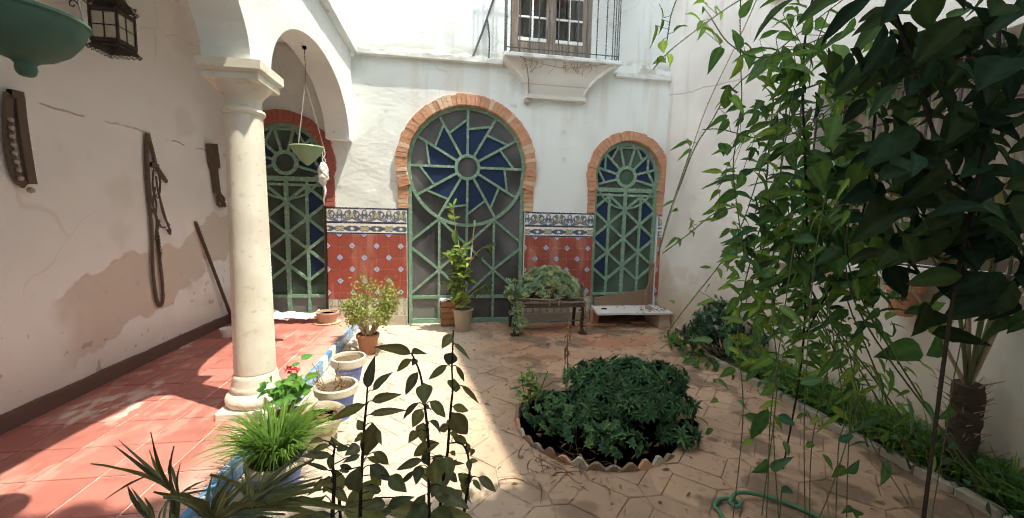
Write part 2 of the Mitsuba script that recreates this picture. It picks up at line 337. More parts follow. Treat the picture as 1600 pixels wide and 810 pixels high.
LEAFCOL = dict(leaf_shoot=(.125, .13, .075), leaf_shoot_b=(.15, .18, .085), leaf_vine=(.12, .235, .06), leaf_vine_b=(.085, .175, .05), leaf_vine_c=(.19, .32, .075), leaf_deep=(.042, .08, .04), leaf_deep_b=(.024, .042, .024),  # deep tones: shade of dense foliage painted into the leaf colour
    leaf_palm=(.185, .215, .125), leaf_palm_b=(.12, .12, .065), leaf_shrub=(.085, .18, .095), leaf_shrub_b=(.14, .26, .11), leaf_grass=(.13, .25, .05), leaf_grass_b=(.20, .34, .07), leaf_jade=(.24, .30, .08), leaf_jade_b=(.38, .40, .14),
    leaf_laurel=(.22, .33, .085), leaf_laurel_b=(.09, .14, .06), leaf_succulent=(.33, .47, .31), leaf_succulent_b=(.42, .50, .27), leaf_dry=(.20, .125, .07), leaf_geranium=(.11, .28, .075), petal_red=(.60, .06, .08))
TRANS = dict(leaf_thick=.35, leaf_thin=.85)
for nm, tr in TRANS.items():
    scene[nm] = {'type': 'principledthin', 'base_color': {'type': 'mesh_attribute', 'name': 'vertex_color'}, 'roughness': .42, 'diff_trans': tr, 'eta': 1.4, 'spec_trans': 0.0}
THICK = {'leaf_deep', 'leaf_deep_b', 'leaf_succulent', 'leaf_succulent_b', 'leaf_palm_b', 'leaf_dry', 'leaf_jade', 'leaf_jade_b', 'leaf_shoot'}
def leaf_bsdf(mat): return 'leaf_thick' if mat in THICK else 'leaf_thin'

# ---------------------------------------------------------------- leaves
def leaf_mesh(aspect=.4, fold=.12, curl=.25, n=6, tip=1.0, heart=False, cols=5, wave=.012):
    """a unit-long leaf along +y, its face towards +z; midrib folded, edges a little wavy, tip curling down; shade = how pale each vertex is (pale midrib)"""
    t = np.linspace(0, 1, n+1); hw = aspect*.5*(np.sin(np.pi*np.clip(t, 0, 1)**(.75 if not heart else .62))**.85)*(1-.25*t*tip)
    hw[0] = aspect*.03; hw[-1] = 0.002
    z = -curl*t**2+curl*.35*t; y = t*(1-.12*curl)
    u = np.linspace(-1, 1, cols); v, sh = [], []
    for i in range(n+1):
        for q in u:
            v.append((q*hw[i], y[i]+.02*abs(q)*(i > 0), z[i]+fold*hw[i]*1.6*abs(q)**1.3-.01*(q == 0)+wave*math.sin(i*2.1+q)*abs(q)))
            sh.append(1.35 if q == 0 and cols > 3 else (1.0+.12*math.sin(i*2.4+1.5*q) if cols > 3 else 1.0))
    f = []
    for i in range(n):
        for k in range(cols-1):
            a = cols*i+k; f += [[a, a+1, a+cols+1], [a, a+cols+1, a+cols]]
    m = trimesh.Trimesh(np.array(v), np.array(f), process=False); m.metadata['shade'] = np.array(sh); return m
LEAFS = {k: leaf_mesh(**kw) for k, kw in dict(ovate=dict(aspect=.46, fold=.25, curl=.25, n=8), broad=dict(aspect=.62, fold=.18, curl=.22, heart=True, n=8), lance=dict(aspect=.26, fold=.2, curl=.3, n=7), droop=dict(aspect=.34, fold=.3, curl=.6, n=8),
         strap=dict(aspect=.07, fold=.5, curl=.5, n=5, cols=3), small=dict(aspect=.42, fold=.2, curl=.2, n=3, cols=3), pad=dict(aspect=.6, fold=.1, curl=-.25, n=3, cols=3)).items()}
def frame(d, up):
    d = np.asarray(d, float); L = np.linalg.norm(d); y = d/L
    z = np.asarray(up, float); z = z-y*(z@y)
    if np.linalg.norm(z) < 1e-4: z = np.cross(y, [1, .2, .1])
    z /= np.linalg.norm(z); x = np.cross(y, z)
    return x, y, z, L
_tpl = {}
TINTS = [np.array(q) for q in ((1, 1, 1), (.72, .78, .85), (1.3, 1.18, .95), (1.12, .96, .7))]
def leaf_entry(parent, base, tip, width, kind='ovate', bsdf='leaf_vine', up=(0, -.6, .8), name='leaf'):
    """one leaf from base to tip, as a part of its own"""
    var = int(rng.integers(4)); key = (kind, bsdf, var)
    if key not in _tpl: _tpl[key] = mikit.ply(LEAFS[kind], leaf_bsdf(bsdf), True, color=np.clip(np.outer(LEAFS[kind].metadata['shade'], np.array(LEAFCOL[bsdf])*TINTS[var]), 0, 1))
    x, y, z, L = frame(np.subtract(tip, base), up)
    w0 = np.ptp(LEAFS[kind].vertices[:, 0]); sx = width/w0
    m = np.eye(4); m[:3, 0] = x*sx; m[:3, 1] = y*L; m[:3, 2] = z*L; m[:3, 3] = base
    k = child(parent, name); scene[k] = {**_tpl[key], 'to_world': T(m)}
    return k
def leaf_cloud(pos, dirs, ups, L, W, kind='small'):
    """many leaves as one mesh; leaf_put gives each leaf a slightly different tint"""
    t = LEAFS[kind]; v0, f0 = np.array(t.vertices), np.array(t.faces)
    n = len(pos); y = dirs/np.linalg.norm(dirs, axis=1, keepdims=True)
    z = ups-y*(ups*y).sum(1, keepdims=True); z /= np.linalg.norm(z, axis=1, keepdims=True)+1e-9
    x = np.cross(y, z); L = np.broadcast_to(L, (n,)); W = np.broadcast_to(W, (n,))/np.ptp(v0[:, 0])
    v = pos[:, None]+v0[None, :, :1]*(x*W[:, None])[:, None]+v0[None, :, 1:2]*(y*L[:, None])[:, None]+v0[None, :, 2:]*(z*L[:, None])[:, None]
    f = f0[None]+(np.arange(n)*len(v0))[:, None, None]
    m = trimesh.Trimesh(v.reshape(-1, 3), f.reshape(-1, 3), process=False)
    m.metadata['tint'] = np.repeat(rng.uniform(.7, 1.3, (n, 1))*rng.uniform(.92, 1.08, (n, 3)), len(v0), 0); return m
def leaf_put(key, mesh, mat):
    tint = mesh.metadata.get('tint')
    c = np.clip(np.array(LEAFCOL[mat])*(tint if tint is not None else np.ones((len(mesh.vertices), 1))), 0, 1)
    return put(key, mesh, leaf_bsdf(mat), True, color=c)
def leaf_part(parent, name, mesh, mat): return leaf_put(child(parent, name), mesh, mat)
def rnd(n, s=1.0): return rng.normal(0, s, (n, 3))
# ---------------------------------------------------------------- ground, patio floor, terrace
struct('ground', bx(-60, 60, -60, 60, -.6, -.12), 'bare_ground')
PIT = (1.09, 2.72, .60)
patio_area = Polygon([(-1.15, -.98), (2.82, -.98), (2.82, 3.75), (3.1, 4.4), (3.119, 5.9), (-1.15, 5.9)]).difference(Point(PIT[0], PIT[1]).buffer(PIT[2]-.03, 24))
struct('patio_floor', prism_xy(patio_area, -.10, -.006), 'joint_dirt_and_sun')
SQ, ST = .24, .13                                                   # squares with strips of long hexagons between them
per = SQ+ST; c45 = math.sqrt(.5)
def rot(u, v): return (1.07+(u-v)*c45, 1.91+(u+v)*c45)
cells = []
g = .0045
for i in range(-14, 15):
    for j in range(-14, 15):
        u, v = i*per, j*per                                          # crossing of the strips at (u, v)
        h = ST/2
        cells.append([(u+h, v+h), (u+h+SQ, v+h), (u+h+SQ, v+h+SQ), (u+h, v+h+SQ)])
        cells.append([(u, v), (u+h, v-h), (u+h+SQ, v-h), (u+per, v), (u+h+SQ, v+h), (u+h, v+h)])
        cells.append([(u, v), (u+h, v+h), (u+h, v+h+SQ), (u, v+per), (u-h, v+h+SQ), (u-h, v+h)])
tiles = []
for cpoly in cells:
    P = Polygon([rot(*q) for q in cpoly]).buffer(-g/2, join_style=2)
    if P.centroid.y < .2 or P.centroid.y > 5.75 or P.centroid.x < -1.6: continue
    Q = P.intersection(patio_area)
    if Q.is_empty or Q.geom_type != 'Polygon' or Q.area < .25*P.area: continue
    tiles.append(Q)
tiles.sort(key=lambda q: (q.centroid.x-.3)**2*.3+(q.centroid.y)**2 if q.centroid.y > 1.1 else 50+q.centroid.y)
rest = []
for i, Q in enumerate(tiles):
    pts = np.array(Q.exterior.coords)[:-1]
    pts = pts[:, :2]+rng.normal(0, .0015, pts.shape)
    dz = rng.uniform(-.003, .002)
    hull = Q.convex_hull
    m = ngon_tile(pts, -.02, dz, .005) if hull.area < Q.area*1.02 else prism_xy(Q, -.02, dz)
    v_ = m.vertices.copy(); tl = rng.normal(0, .011, 2); v_[:, 2] += np.where(v_[:, 2] > -.015, (v_[:, 0]-pts[:, 0].mean())*tl[0]+(v_[:, 1]-pts[:, 1].mean())*tl[1], 0); m.vertices = v_
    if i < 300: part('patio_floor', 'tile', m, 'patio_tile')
    else: rest.append(m)
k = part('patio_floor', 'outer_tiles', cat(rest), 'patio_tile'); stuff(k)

TX0, TX1, TZ = -2.68, -1.16, .12
struct('terrace_floor', bx(TX0, TX1-.03, -.98, 5.9, -.1, TZ-.006), 'grout_pale')
s = .306
for i in range(5):
    for j in range(20):
        x0, y0 = TX0-.002+i*s, -.2+j*s
        x1, y1 = min(x0+s, TX1-.03), min(y0+s, 5.88)
        if y1 < .3 or y1-y0 < .02: continue
        dz = rng.uniform(-.0012, .0012); e = .0042
        part('terrace_floor', 'tile', ngon_tile([(x0+e, y0+e), (x1-e, y0+e), (x1-e, y1-e), (x0+e, y1-e)], TZ-.012, TZ+dz, .0025), 'terrace_tile')
for j in range(44):                                                  # glazed blue edging tiles of the terrace
    y0 = -.4+j*.148
    if y0 < .3: continue
    if y0 > 5.5: break
    m = cbx(TX1-.028, TX1+.012, y0+.002, y0+.146, .0, TZ+.006+rng.uniform(-.002, .002), .007)
    part('terrace_floor', 'edging_tile', m, 'blue_glaze' if not (3.72 < y0 < 4.2 and j % 2) else 'whitewash')
struct('flower_bed', cat([prism_xy(Polygon([(2.86, .6), (3.12, .6), (3.12, 5.05), (3.03, 4.6), (2.86, 3.9)]), -.1, .03)]), 'soil')
cm = []
for a, b in zip(np.linspace(.5, 3.9, 18)[:-1], np.linspace(.5, 3.9, 18)[1:]):
    o = rng.uniform(-.008, .008)
    part('flower_bed', 'kerb_stone', rough(cbx(2.80+o, 2.865+o, a+.004, b-.004, -.05, .055+rng.uniform(-.008, .006), .012).subdivide(), .004, 12), 'whitewash' if rng.random() < .08 else 'cement')
for a, (p0, p1) in enumerate([((2.83, 3.9), (2.95, 4.25)), ((2.95, 4.26), (3.06, 4.62))]):
    d = np.subtract(p1, p0); L = np.hypot(*d); m = cbx(-.03, .03, 0, L, -.05, .05, .012)
    m.apply_transform(trimesh.transformations.rotation_matrix(-math.atan2(d[0], d[1]), (0, 0, 1))); m.apply_translation((*p0, 0)); part('flower_bed', 'kerb_stone', m, 'cement')
struct('near_bed', prism_xy(sbox(-1.1, .35, .62, 1.5), -.1, .06), 'soil')

# ---------------------------------------------------------------- back wall with three arched openings and a window
YB = 5.57
DOORS = dict(centre=(.257, 2.165, .80, .785), right=(2.56, 2.12, .50, .485), left=(-2.06, 2.13, .50, .495))
def opening(cx, cz, R, hw, z0=.0, grow=0.0):
    return unary_union([Point(cx, cz).buffer(R+grow, 48), sbox(cx-hw-grow, z0, cx+hw+grow, cz)])
wall_poly = sbox(-2.98, -.1, 3.13, 8.4)
for k_, (cx, cz, R, hw) in DOORS.items():
    wall_poly = wall_poly.difference(opening(cx, cz, R, hw, -.2 if k_ != 'left' else .12, .02))
wall_poly = wall_poly.difference(sbox(.80, 3.62, 1.93, 5.3))
bw = thing('back_wall', 'white courtyard back wall with three arched doors, brick arches and a tiled dado', 'wall')
put(bw, prism_xz(wall_poly, YB, YB+.34), 'plaster_back')
def wedge(cx, cz, r0, r1, a0, a1, y0, y1, clip=None):
    pts = [(cx+r*math.cos(a), cz+r*math.sin(a)) for r, a in ((r0, a0), (r1, a0), (r1, a1), (r0, a1))]
    if clip: pts = [(min(x, clip), z) for x, z in pts]
    v = np.array([(x, y, z) for y in (y0, y1) for x, z in pts])
    ctr = v.mean(0); v = ctr+(v-ctr)*np.array([.985, 1, .985])
    try: return trimesh.convex.convex_hull(v)
    except Exception: return None
def brick_arch(cx, cz, R, hw, a_end, th, mats, clip=None, pier_to=1.585, proud=.042):
    a0, a1 = math.radians(-a_end), math.radians(180+a_end); n = int((a1-a0)*(R+th/2)/.062); da = (a1-a0)/n
    for i in range(n):
        t0, t1 = a0+i*da, a0+(i+1)*da; pr = proud+rng.uniform(-.006, .006); e = .0022/R*.9
        if clip and cx+R*math.cos((t0+t1)/2) > clip-.012: continue
        m = wedge(cx, cz, R+rng.uniform(-.003, .004), R+th+rng.uniform(-.008, .008), t0+e, t1-e, YB-pr, YB+.13, clip)
        if m is not None: part(bw, 'brick', m, mats[rng.choice(len(mats), p=[.62]+[.38/(len(mats)-1)]*(len(mats)-1)) if len(mats) > 1 else 0])
    mm = [wedge(cx, cz, R+.008, R+th-.012, a0+(a1-a0)*q/24, a0+(a1-a0)*(q+1)/24, YB-proud+.013, YB+.12, clip and clip-.004) for q in range(24)]
    part(bw, 'arch_mortar', cat([m for m in mm if m is not None]), 'mortar' if len(mats) > 1 else 'brick_red')
    z1 = cz-R*math.sin(math.radians(a_end))-.002
    for sgn in (-1, 1):
        z = pier_to
        xa = cx+sgn*(hw+.0); xb = cx+sgn*(hw+th-.012)
        if clip: xa, xb = min(xa, clip-.06), min(xb, clip)
        lo, hi = min(xa, xb), max(xa, xb)
        if hi-lo < .03: continue
        part(bw, 'pier_mortar', bx(lo+.004, hi-.006, YB-.014, YB+.12, pier_to, z1), 'mortar' if len(mats) > 1 else 'brick_red')
        while z < z1-.02:
            zz = min(z+.061, z1)
            if zz-z > .015: part(bw, 'brick', cbx(lo+rng.uniform(0, .004), hi-rng.uniform(0, .006), YB-.022+rng.uniform(-.003, .003), YB+.13, z+.003, zz-.003, .003), mats[rng.integers(len(mats))])
            z = zz
OR = ['brick_orange', 'brick_pale', 'brick_deep']
brick_arch(*DOORS['centre'], 19, .142, OR)
brick_arch(*DOORS['right'], 22, .128, ['brick_orange', 'brick_deep'], clip=3.112)
brick_arch(*DOORS['left'], 22, .135, ['brick_red'])

# tiled dado: plinth, base band, red field with inset diamonds, narrow band, frieze
def uvbox(x0, x1, y0, y1, z0, z1):
    m = cbx(x0, x1, y0, y1, z0, z1, .002)
    return m, np.c_[m.vertices[:, 0], (m.vertices[:, 2]-z0)/(z1-z0)]
def dado(x0, x1, y_face=YB-.014, corner=None):
    part(bw, 'dado_bed', bx(x0+.002, x1-.002, y_face+.006, YB+.002, .145, 1.578), 'grout_pale')
    part(bw, 'plinth', cbx(x0+.001, x1-.001, y_face-.004, YB+.004, -.02, .143, .005), 'cement')
    for z0, z1, mat, nm, wd in ((.145, .372, 'dado_base_band', 'base_tile', .21), (1.236, 1.372, 'dado_band', 'band_tile', .155), (1.374, 1.582, 'dado_frieze', 'frieze_tile', .155)):
        x = x0
        while x < x1-.008:
            xe = min(x+wd, x1)
            m, uv = uvbox(x+.0006, xe-.0006, y_face+rng.uniform(-.001, .001), YB+.001, z0+.001, z1-.001)
            part(bw, nm, m, mat, uv=uv); x = xe
    P = .155; nz = 6; x = x0; ks = 0
    zt = 1.234
    while x < x1-.01:
        xe = min(x+P, x1)
        for r in range(nz):
            za, zb = max(zt-(r+1)*P, .374), zt-r*P
            if zb-za > .012: part(bw, 'red_tile', cbx(x+.0012, xe-.0012, y_face+rng.uniform(-.001, .001), YB+.001, za+.0012, zb-.0012, .003), 'dado_red')
        x = xe; ks += 1
    q = .043
    for i in range(0, ks+1):
        for r in range(0, nz):
            if (i+r) % 2 == 0: continue
            cx, cz = x0+i*P, zt-r*P
            pts = Polygon([(cx-q, cz), (cx, cz-q), (cx+q, cz), (cx, cz+q)]).intersection(sbox(x0+.001, .375, x1-.001, 1.2345))
            if pts.is_empty or pts.area < 2e-4: continue
            m = prism_xz(pts, y_face-.0035, y_face+.004)
            v = m.vertices; uv = np.c_[((v[:, 0]-cx)+(v[:, 2]-cz))/q, ((v[:, 0]-cx)-(v[:, 2]-cz))/q]
            part(bw, 'inset_tile', m, 'dado_inset', uv=uv)
dado(-1.555, -.545)
dado(1.062, 2.06)
dado(3.062, 3.118)

# ---------------------------------------------------------------- doors
def door(key, cx, cz, R, hw, z0, lines, circles, colour, yd, solid=None, bar=.019):
    """frame, bars and panes in the plane y = yd: bars are shapely lines, panes are what the bars leave open"""
    op = opening(cx, cz, R, hw, z0)
    rim = op.difference(op.buffer(-.045))
    part(key, 'frame', prism_xz(rim, yd-.035, yd+.03), 'green_paint')
    inner = op.buffer(-.044); solid_bars = []
    for w, pts in lines:
        shp = LineString(pts).buffer(w, cap_style=2).intersection(inner.buffer(.006))
        if shp.is_empty: continue
        yo = rng.uniform(0, .006)
        for gpoly in getattr(shp, 'geoms', [shp]):
            if gpoly.area > 1e-4: part(key, 'bar', prism_xz(gpoly, yd-.024-yo, yd+.018), 'green_paint')
        solid_bars.append(shp)
    for (x, z, r, w) in circles:
        shp = Point(x, z).buffer(r+w, 40).difference(Point(x, z).buffer(r-w, 40)).intersection(inner.buffer(.006))
        for gpoly in getattr(shp, 'geoms', [shp]):
            part(key, 'ring', prism_xz(gpoly, yd-.032, yd+.02), 'green_paint')
        solid_bars.append(shp)
    left = inner.difference(unary_union(solid_bars).buffer(-.001))
    for gpoly in getattr(left, 'geoms', [left]):
        if gpoly.area < 4e-4: continue
        mat = colour(gpoly.representative_point(), gpoly)
        v, f = trimesh.creation.triangulate_polygon(gpoly, engine='earcut')
        part(key, 'pane', trimesh.Trimesh(np.c_[v[:, 0], np.full(len(v), yd+rng.uniform(-.003, .003)), v[:, 1]], f, process=False), mat)
def spokes(cx, cz, r0, R, offs, n, inner_f, outer_f, mirror=False):
    L = []; P = lambda a, r: (cx+r*math.cos(a), cz+r*math.sin(a))
    for i in range(n):
        a = math.radians(offs+i*360/n); L.append((a, [P(a, r0), P(a, R)]))
    pin = []
    for i in range(n):
        a, b = L[i][0], L[(i+1) % n][0]
        if mirror and math.cos((a+b)/2) > .05: a, b = b, a
        if mirror and abs(math.cos((a+b)/2)) <= .05: pin.append([P(a, R*outer_f*.93), P(b, R*outer_f*.93)]); continue
        pin.append([P(a, R*outer_f), P(b, R*inner_f)])
    return [l for _, l in L], pin
YD = YB+.085
# centre
cx, cz, R, hw = DOORS['centre']
sp, pin = spokes(cx, cz, .155, R, 0, 12, .635, .80)
xs = [cx-hw, -.12, cx, .635, cx+hw]
zA, zB, zC, zE, zR = cz-math.sqrt(R*R-.377**2), 1.105, .755, .40, .372
lat = [[(xs[1], zA), (xs[0], zB+.02)], [(xs[0], zB-.02), (xs[1], zC)], [(xs[1], zC), (xs[0], zE)], [(xs[1], zA), (xs[2], zB)], [(xs[2], zB), (xs[1], zC)], [(xs[1], zC), (xs[2], zE)],
       [(xs[3], zA), (xs[4], zB+.02)], [(xs[4], zB-.02), (xs[3], zC)], [(xs[3], zC), (xs[4], zE)], [(xs[3], zA), (xs[2], zB)], [(xs[2], zB), (xs[3], zC)], [(xs[3], zC), (xs[2], zE)],
       [(xs[1], zA), (xs[1], .03)], [(xs[3], zA), (xs[3], .03)], [(xs[2], cz-R), (xs[2], .03)]]
d1 = thing('horseshoe_door', 'tall glazed green metal door under the largest brick arch with a twelve-spoked star wheel', 'door')
pinwheel = unary_union([Polygon([(cx+.15*math.cos(math.radians(i*30)), cz+.15*math.sin(math.radians(i*30))), (cx+R*.80*math.cos(math.radians(i*30)), cz+R*.80*math.sin(math.radians(i*30))),
             (cx+R*.635*math.cos(math.radians(i*30+30)), cz+R*.635*math.sin(math.radians(i*30+30))), (cx+.15*math.cos(math.radians(i*30+30)), cz+.15*math.sin(math.radians(i*30+30)))]) for i in range(12)])
def col_centre(p, g_):
    if pinwheel.contains(p) and p.distance(Point(cx, cz)) > .16: return 'glass_blue'
    if p.y < .36 and p.x < xs[1]: return 'glass_dusty'
    return 'glass_dark'
door(d1, cx, cz, R, hw, .0, [(.0165, l) for l in sp]+[(.0135, l) for l in pin]+[(.0165, l) for l in lat]+[(.022, [(xs[0], zR), (xs[4], zR)]), (.02, [(xs[0], .045), (xs[4], .045)])], [(cx, cz, .155, .02), (cx, cz, R-.012, .022)], col_centre, YD)
# the two smaller doors
def small_door(key, which, z0, blue_side):
    cx, cz, R, hw = DOORS[which]
    sp, pin = spokes(cx, cz, .13, R, 15, 12, .68, .93, mirror=True)
    top = 1.93
    sp = [l for l in sp if l[1][1] > top-.04]; pin = [l for l in pin if min(l[0][1], l[1][1]) > top-.05]
    q = hw/2; X = [cx-hw, cx-q, cx, cx+q, cx+hw]
    nodes = [1.845, 1.43, 1.02, .61]; sides = [1.635, 1.225, .815, .43]
    L = []
    for xm, xl, xr in ((X[1], X[0], X[2]), (X[3], X[2], X[4])):
        for i, zn in enumerate(nodes):
            L += [[(xm, zn), (xl, sides[i])], [(xm, zn), (xr, sides[i])]] if i < 3 else []
            if i: L += [[(xm, zn), (xl, sides[i-1])], [(xm, zn), (xr, sides[i-1])]]
        L += [[(xm, 1.88), (xm, z0)]]
    tip = [[(X[2], top), (X[2], z0)]]
    def colr(p, g_):
        p = g_.centroid
        if p.y > top:
            r = p.distance(Point(cx, cz))
            return 'glass_green' if r < .14 or (abs(p.x-cx) < .16) or r > .47 else 'glass_blue'
        outer = p.x < X[1] if blue_side < 0 else p.x > X[3]
        if outer and p.y > .5: return 'glass_blue' if abs(p.x-(X[1] if blue_side < 0 else X[3])) < .112 else 'glass_green'
        if blue_side < 0 and p.x > X[3] and p.y > 1.2: return 'glass_blue' if p.x-X[3] < .112 else 'glass_green'
        return 'glass_green' if p.y > .42 else 'glass_dusty'
    door(key, cx, cz, R, hw, z0, [(.017, l) for l in sp]+[(.015, l) for l in pin]+[(.018, l) for l in L]+[(.026, l) for l in tip]+[(.03, [(X[0], top), (X[4], top)]), (.016, [(X[0], top-.075), (X[4], top-.075)]), (.02, [(X[0], .40), (X[4], .40)])],
         [(cx, cz, .135, .022), (cx, cz, R-.045, .012)], colr, YD)
d2 = thing('arched_door', 'narrow green lattice door with fan light on the right, in the corner beside the shaded wall', 'door')
small_door(d2, 'right', .18, -1)
part(d2, 'handle', tube([(2.60, YD-.06, 1.05), (2.60, YD-.06, 1.17)], .009), 'iron')
d3 = thing('arched_door', 'narrow green lattice door with fan light on the left, behind the stone column', 'door')
small_door(d3, 'left', .13, 1)
part(d3, 'door_leaf_edge', cbx(-1.60, -1.572, YD-.06, YD+.05, .13, 1.9, .004), 'wood_dark')
# rooms behind the doors
def room(x0, x1, y0, y1, z0, z1):
    return cat([bx(x0-.1, x1+.1, y1, y1+.1, z0, z1), bx(x0-.1, x0, y0, y1, z0, z1), bx(x1, x1+.1, y0, y1, z0, z1), bx(x0, x1, y0, y1, z1, z1+.1), bx(x0, x1, y0, y1, z0-.1, z0)])
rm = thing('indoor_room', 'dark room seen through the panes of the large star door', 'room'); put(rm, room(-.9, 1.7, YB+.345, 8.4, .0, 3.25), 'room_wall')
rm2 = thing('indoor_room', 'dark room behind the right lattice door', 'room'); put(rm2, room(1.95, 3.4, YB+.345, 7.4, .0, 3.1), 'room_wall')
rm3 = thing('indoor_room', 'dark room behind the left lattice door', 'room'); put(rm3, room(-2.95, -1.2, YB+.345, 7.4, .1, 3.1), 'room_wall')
cv = np.array([(x, YB+.62+.05*math.sin(x*19)+.02*math.sin(x*47), z) for z in (.05, 1.55) for x in np.linspace(.02, .62, 30)])
single('door_curtain', 'pale hanging cloth behind the glass of the star door, behind the potted laurel', 'curtain', trimesh.Trimesh(cv, [f for i in range(29) for f in ((i, i+1, i+31), (i, i+31, i+30))], process=False), 'curtain', True)

# ---------------------------------------------------------------- cornice, window, bracket
def weathered(x0, x1, y0, y1, z0, z1, seed, amp=.010):
    m = bx(x0, x1, y0, y1, z0, z1).subdivide_to_size(.06); return rough(m, amp, 9, seed)
part(bw, 'cornice', weathered(-1.15, .70, YB-.075, YB+.02, 3.50, 3.565, 2), 'plaster_back', True)
part(bw, 'cornice', weathered(2.28, 3.11, YB-.06, YB+.02, 3.47, 3.525, 5), 'plaster_back', True)
win = thing('upstairs_window', 'weathered wooden casement window above the star door, paint peeling, behind an iron grille', 'window')
part(win, 'frame', prism_xz(sbox(.80, 3.62, 1.93, 5.3).difference(sbox(.862, 3.68, 1.868, 5.24)), YB+.02, YB+.11), 'wood_weathered')
for (a, b) in ((.864, 1.352), (1.378, 1.866)):
    cs = part(win, 'casement', prism_xz(sbox(a, 3.682, b, 5.24).difference(unary_union([sbox(a+.055, 3.87, b-.055, 5.19)])), YB+.045, YB+.085), 'wood_weathered')
    for z in (3.70, ):
        for q in range(4):
            w_ = (b-a-.11)/4
            part(cs, 'plank', cbx(a+.055+q*w_+.002, a+.055+(q+1)*w_-.002, YB+.036, YB+.05, 3.71, 3.855, .004), 'wood_weathered')
    part(cs, 'rail', cbx(a+.05, b-.05, YB+.034, YB+.07, 3.868, 3.915, .004), 'white_paint')
    mid = (a+b)/2
    part(cs, 'muntin', cbx(mid-.012, mid+.012, YB+.046, YB+.07, 3.91, 5.19, .003), 'white_paint')
    for z in (4.185, 4.47, 4.76):
        part(cs, 'muntin', cbx(a+.05, b-.05, YB+.05, YB+.068, z-.012, z+.012, .003), 'white_paint')
    for z0_, z1_ in ((3.915, 4.185), (4.185, 4.47), (4.47, 4.76), (4.76, 5.19)):
        for xa, xb in ((a+.05, mid), (mid, b-.05)):
            part(cs, 'pane', bx(xa, xb, YB+.059, YB+.0595, z0_, z1_), 'glass_window')
part(win, 'mullion', cbx(1.345, 1.385, YB+.03, YB+.095, 3.66, 5.25, .005), 'wood_weathered')
part(win, 'back_room', room(.75, 2.0, YB+.345, 7.2, 3.5, 5.5), 'room_wall')
part(win, 'inner_shutter', bx(.9, 1.3, YB+.25, YB+.28, 3.7, 5.2), 'wood_dark')
gr = thing('window_grille', 'projecting cage of thin iron bars in front of the upstairs window', 'grille')
gx0, gx1, gy = .715, 2.235, YB-.235
for i, x in enumerate([.72, .775, .89, 1.02, 1.14, 1.27, 1.40, 1.53, 1.66, 1.79, 1.92, 2.05, 2.14, 2.23]):
    part(gr, 'bar', cat([tube([(x, gy, 3.605), (x, gy, 5.35)], .0075, 8), lathe([(0, -.012), (.014, -.005), (.014, .005), (0, .012)], 8, (x, gy, 4.02+.06*((i*7) % 3))), lathe([(0, -.012), (.014, -.005), (.014, .005), (0, .012)], 8, (x, gy, 4.75))]), 'iron_grey', 40)
for sx in (gx0, gx1):
    for y in (gy+.075, gy+.15): part(gr, 'bar', tube([(sx, y, 3.605), (sx, y, 5.35)], .0075, 8), 'iron_grey', 40)
for z in (3.66, 4.72, 5.3):
    part(gr, 'rail', cat([tube([(gx0, YB, z), (gx0, gy, z)], .007, 6), tube([(gx0, gy, z), (gx1, gy, z)], .007, 6), tube([(gx1, gy, z), (gx1, YB, z)], .007, 6)]), 'iron_grey')
sill = part(win, 'sill', rough(cbx(.69, 2.275, YB-.265, YB+.03, 3.545, 3.60, .01).subdivide_to_size(.08), .005, 8, 3), 'plaster_back', True)
prof = [(t, .75-.36*math.sin(t*math.pi/2)**1.0 if t < 1 else .39, .225-.17*t**.6) for t in np.linspace(0, 1, 12)]
v, f = [], []
for t, h_, dep in prof:
    z = 3.545-.40*t
    v += [(1.44-h_, YB+.01, z), (1.44-h_+.015, YB-dep, z), (1.44+h_-.015, YB-dep, z), (1.44+h_, YB+.01, z)]
for i in range(11):
    for j in range(3):
        a = i*4+j; f += [[a, a+4, a+5], [a, a+5, a+1]]
br = part(win, 'bracket', rough(trimesh.Trimesh(np.array(v), np.array(f)).subdivide().subdivide(), .006, 9, 8), 'plaster_right', True)
for sg in (-1, 1):
    part(br, 'rib', tube(curve([(1.44+sg*(h_-.0), YB-dep-.004, 3.545-.40*t) for t, h_, dep in prof[::2]]+[(1.44+sg*.39, YB-.06, 3.15)], 24), .020, 8), 'plaster_right', True)
part(br, 'moulding', weathered(1.02, 1.86, YB-.085, YB+.01, 3.095, 3.145, 12, .006), 'plaster_right', True)
part(br, 'broken_edge', rough(trimesh.creation.icosphere(3, .05).apply_transform(np.diag([1, .7, 1.1, 1])).apply_translation((1.05, YB-.03, 3.07)), .02, 16), 'cement', True)
mm = []
for i in range(26):
    x = rng.uniform(.95, 1.95); y = YB-.23+rng.uniform(0, .01); L = rng.uniform(.05, .17)
    mm.append(tube(curve([(x, y, 3.55), (x+rng.normal(0, .02), y+.01, 3.55-L*.5), (x+rng.normal(0, .04), y+.05, 3.55-L)], 6), .003, 4))
mm += [tube(curve([(.85, YB-.25, 3.56), (1.1, YB-.24, 3.50), (1.5, YB-.235, 3.46), (1.9, YB-.24, 3.52), (2.2, YB-.26, 3.57)], 24), .004, 5), tube(curve([(.75, YB-.26, 3.60), (.95, YB-.25, 3.52), (1.02, YB-.18, 3.35), (1.06, YB-.06, 3.12)], 18), .006, 5)]
single('dead_creeper', 'dry brown creeper stems clinging under the sill of the upstairs window', 'creeper', cat(mm), 'stem_dry')
st_ = thing('iron_stay', 'pair of grey iron stays standing on the ledge left of the window grille', 'bracket')
part(st_, 'long_bar', tube([(.30, YB-.05, 3.555), (.42, YB-.035, 3.88), (.585, YB-.02, 4.38)], .014, 8), 'iron_grey', 40)
part(st_, 'short_bar', tube(curve([(.515, YB-.045, 3.56), (.52, YB-.04, 3.8), (.50, YB-.03, 4.0), (.48, YB-.03, 4.08)], 10), .011, 8), 'iron_grey', 40)

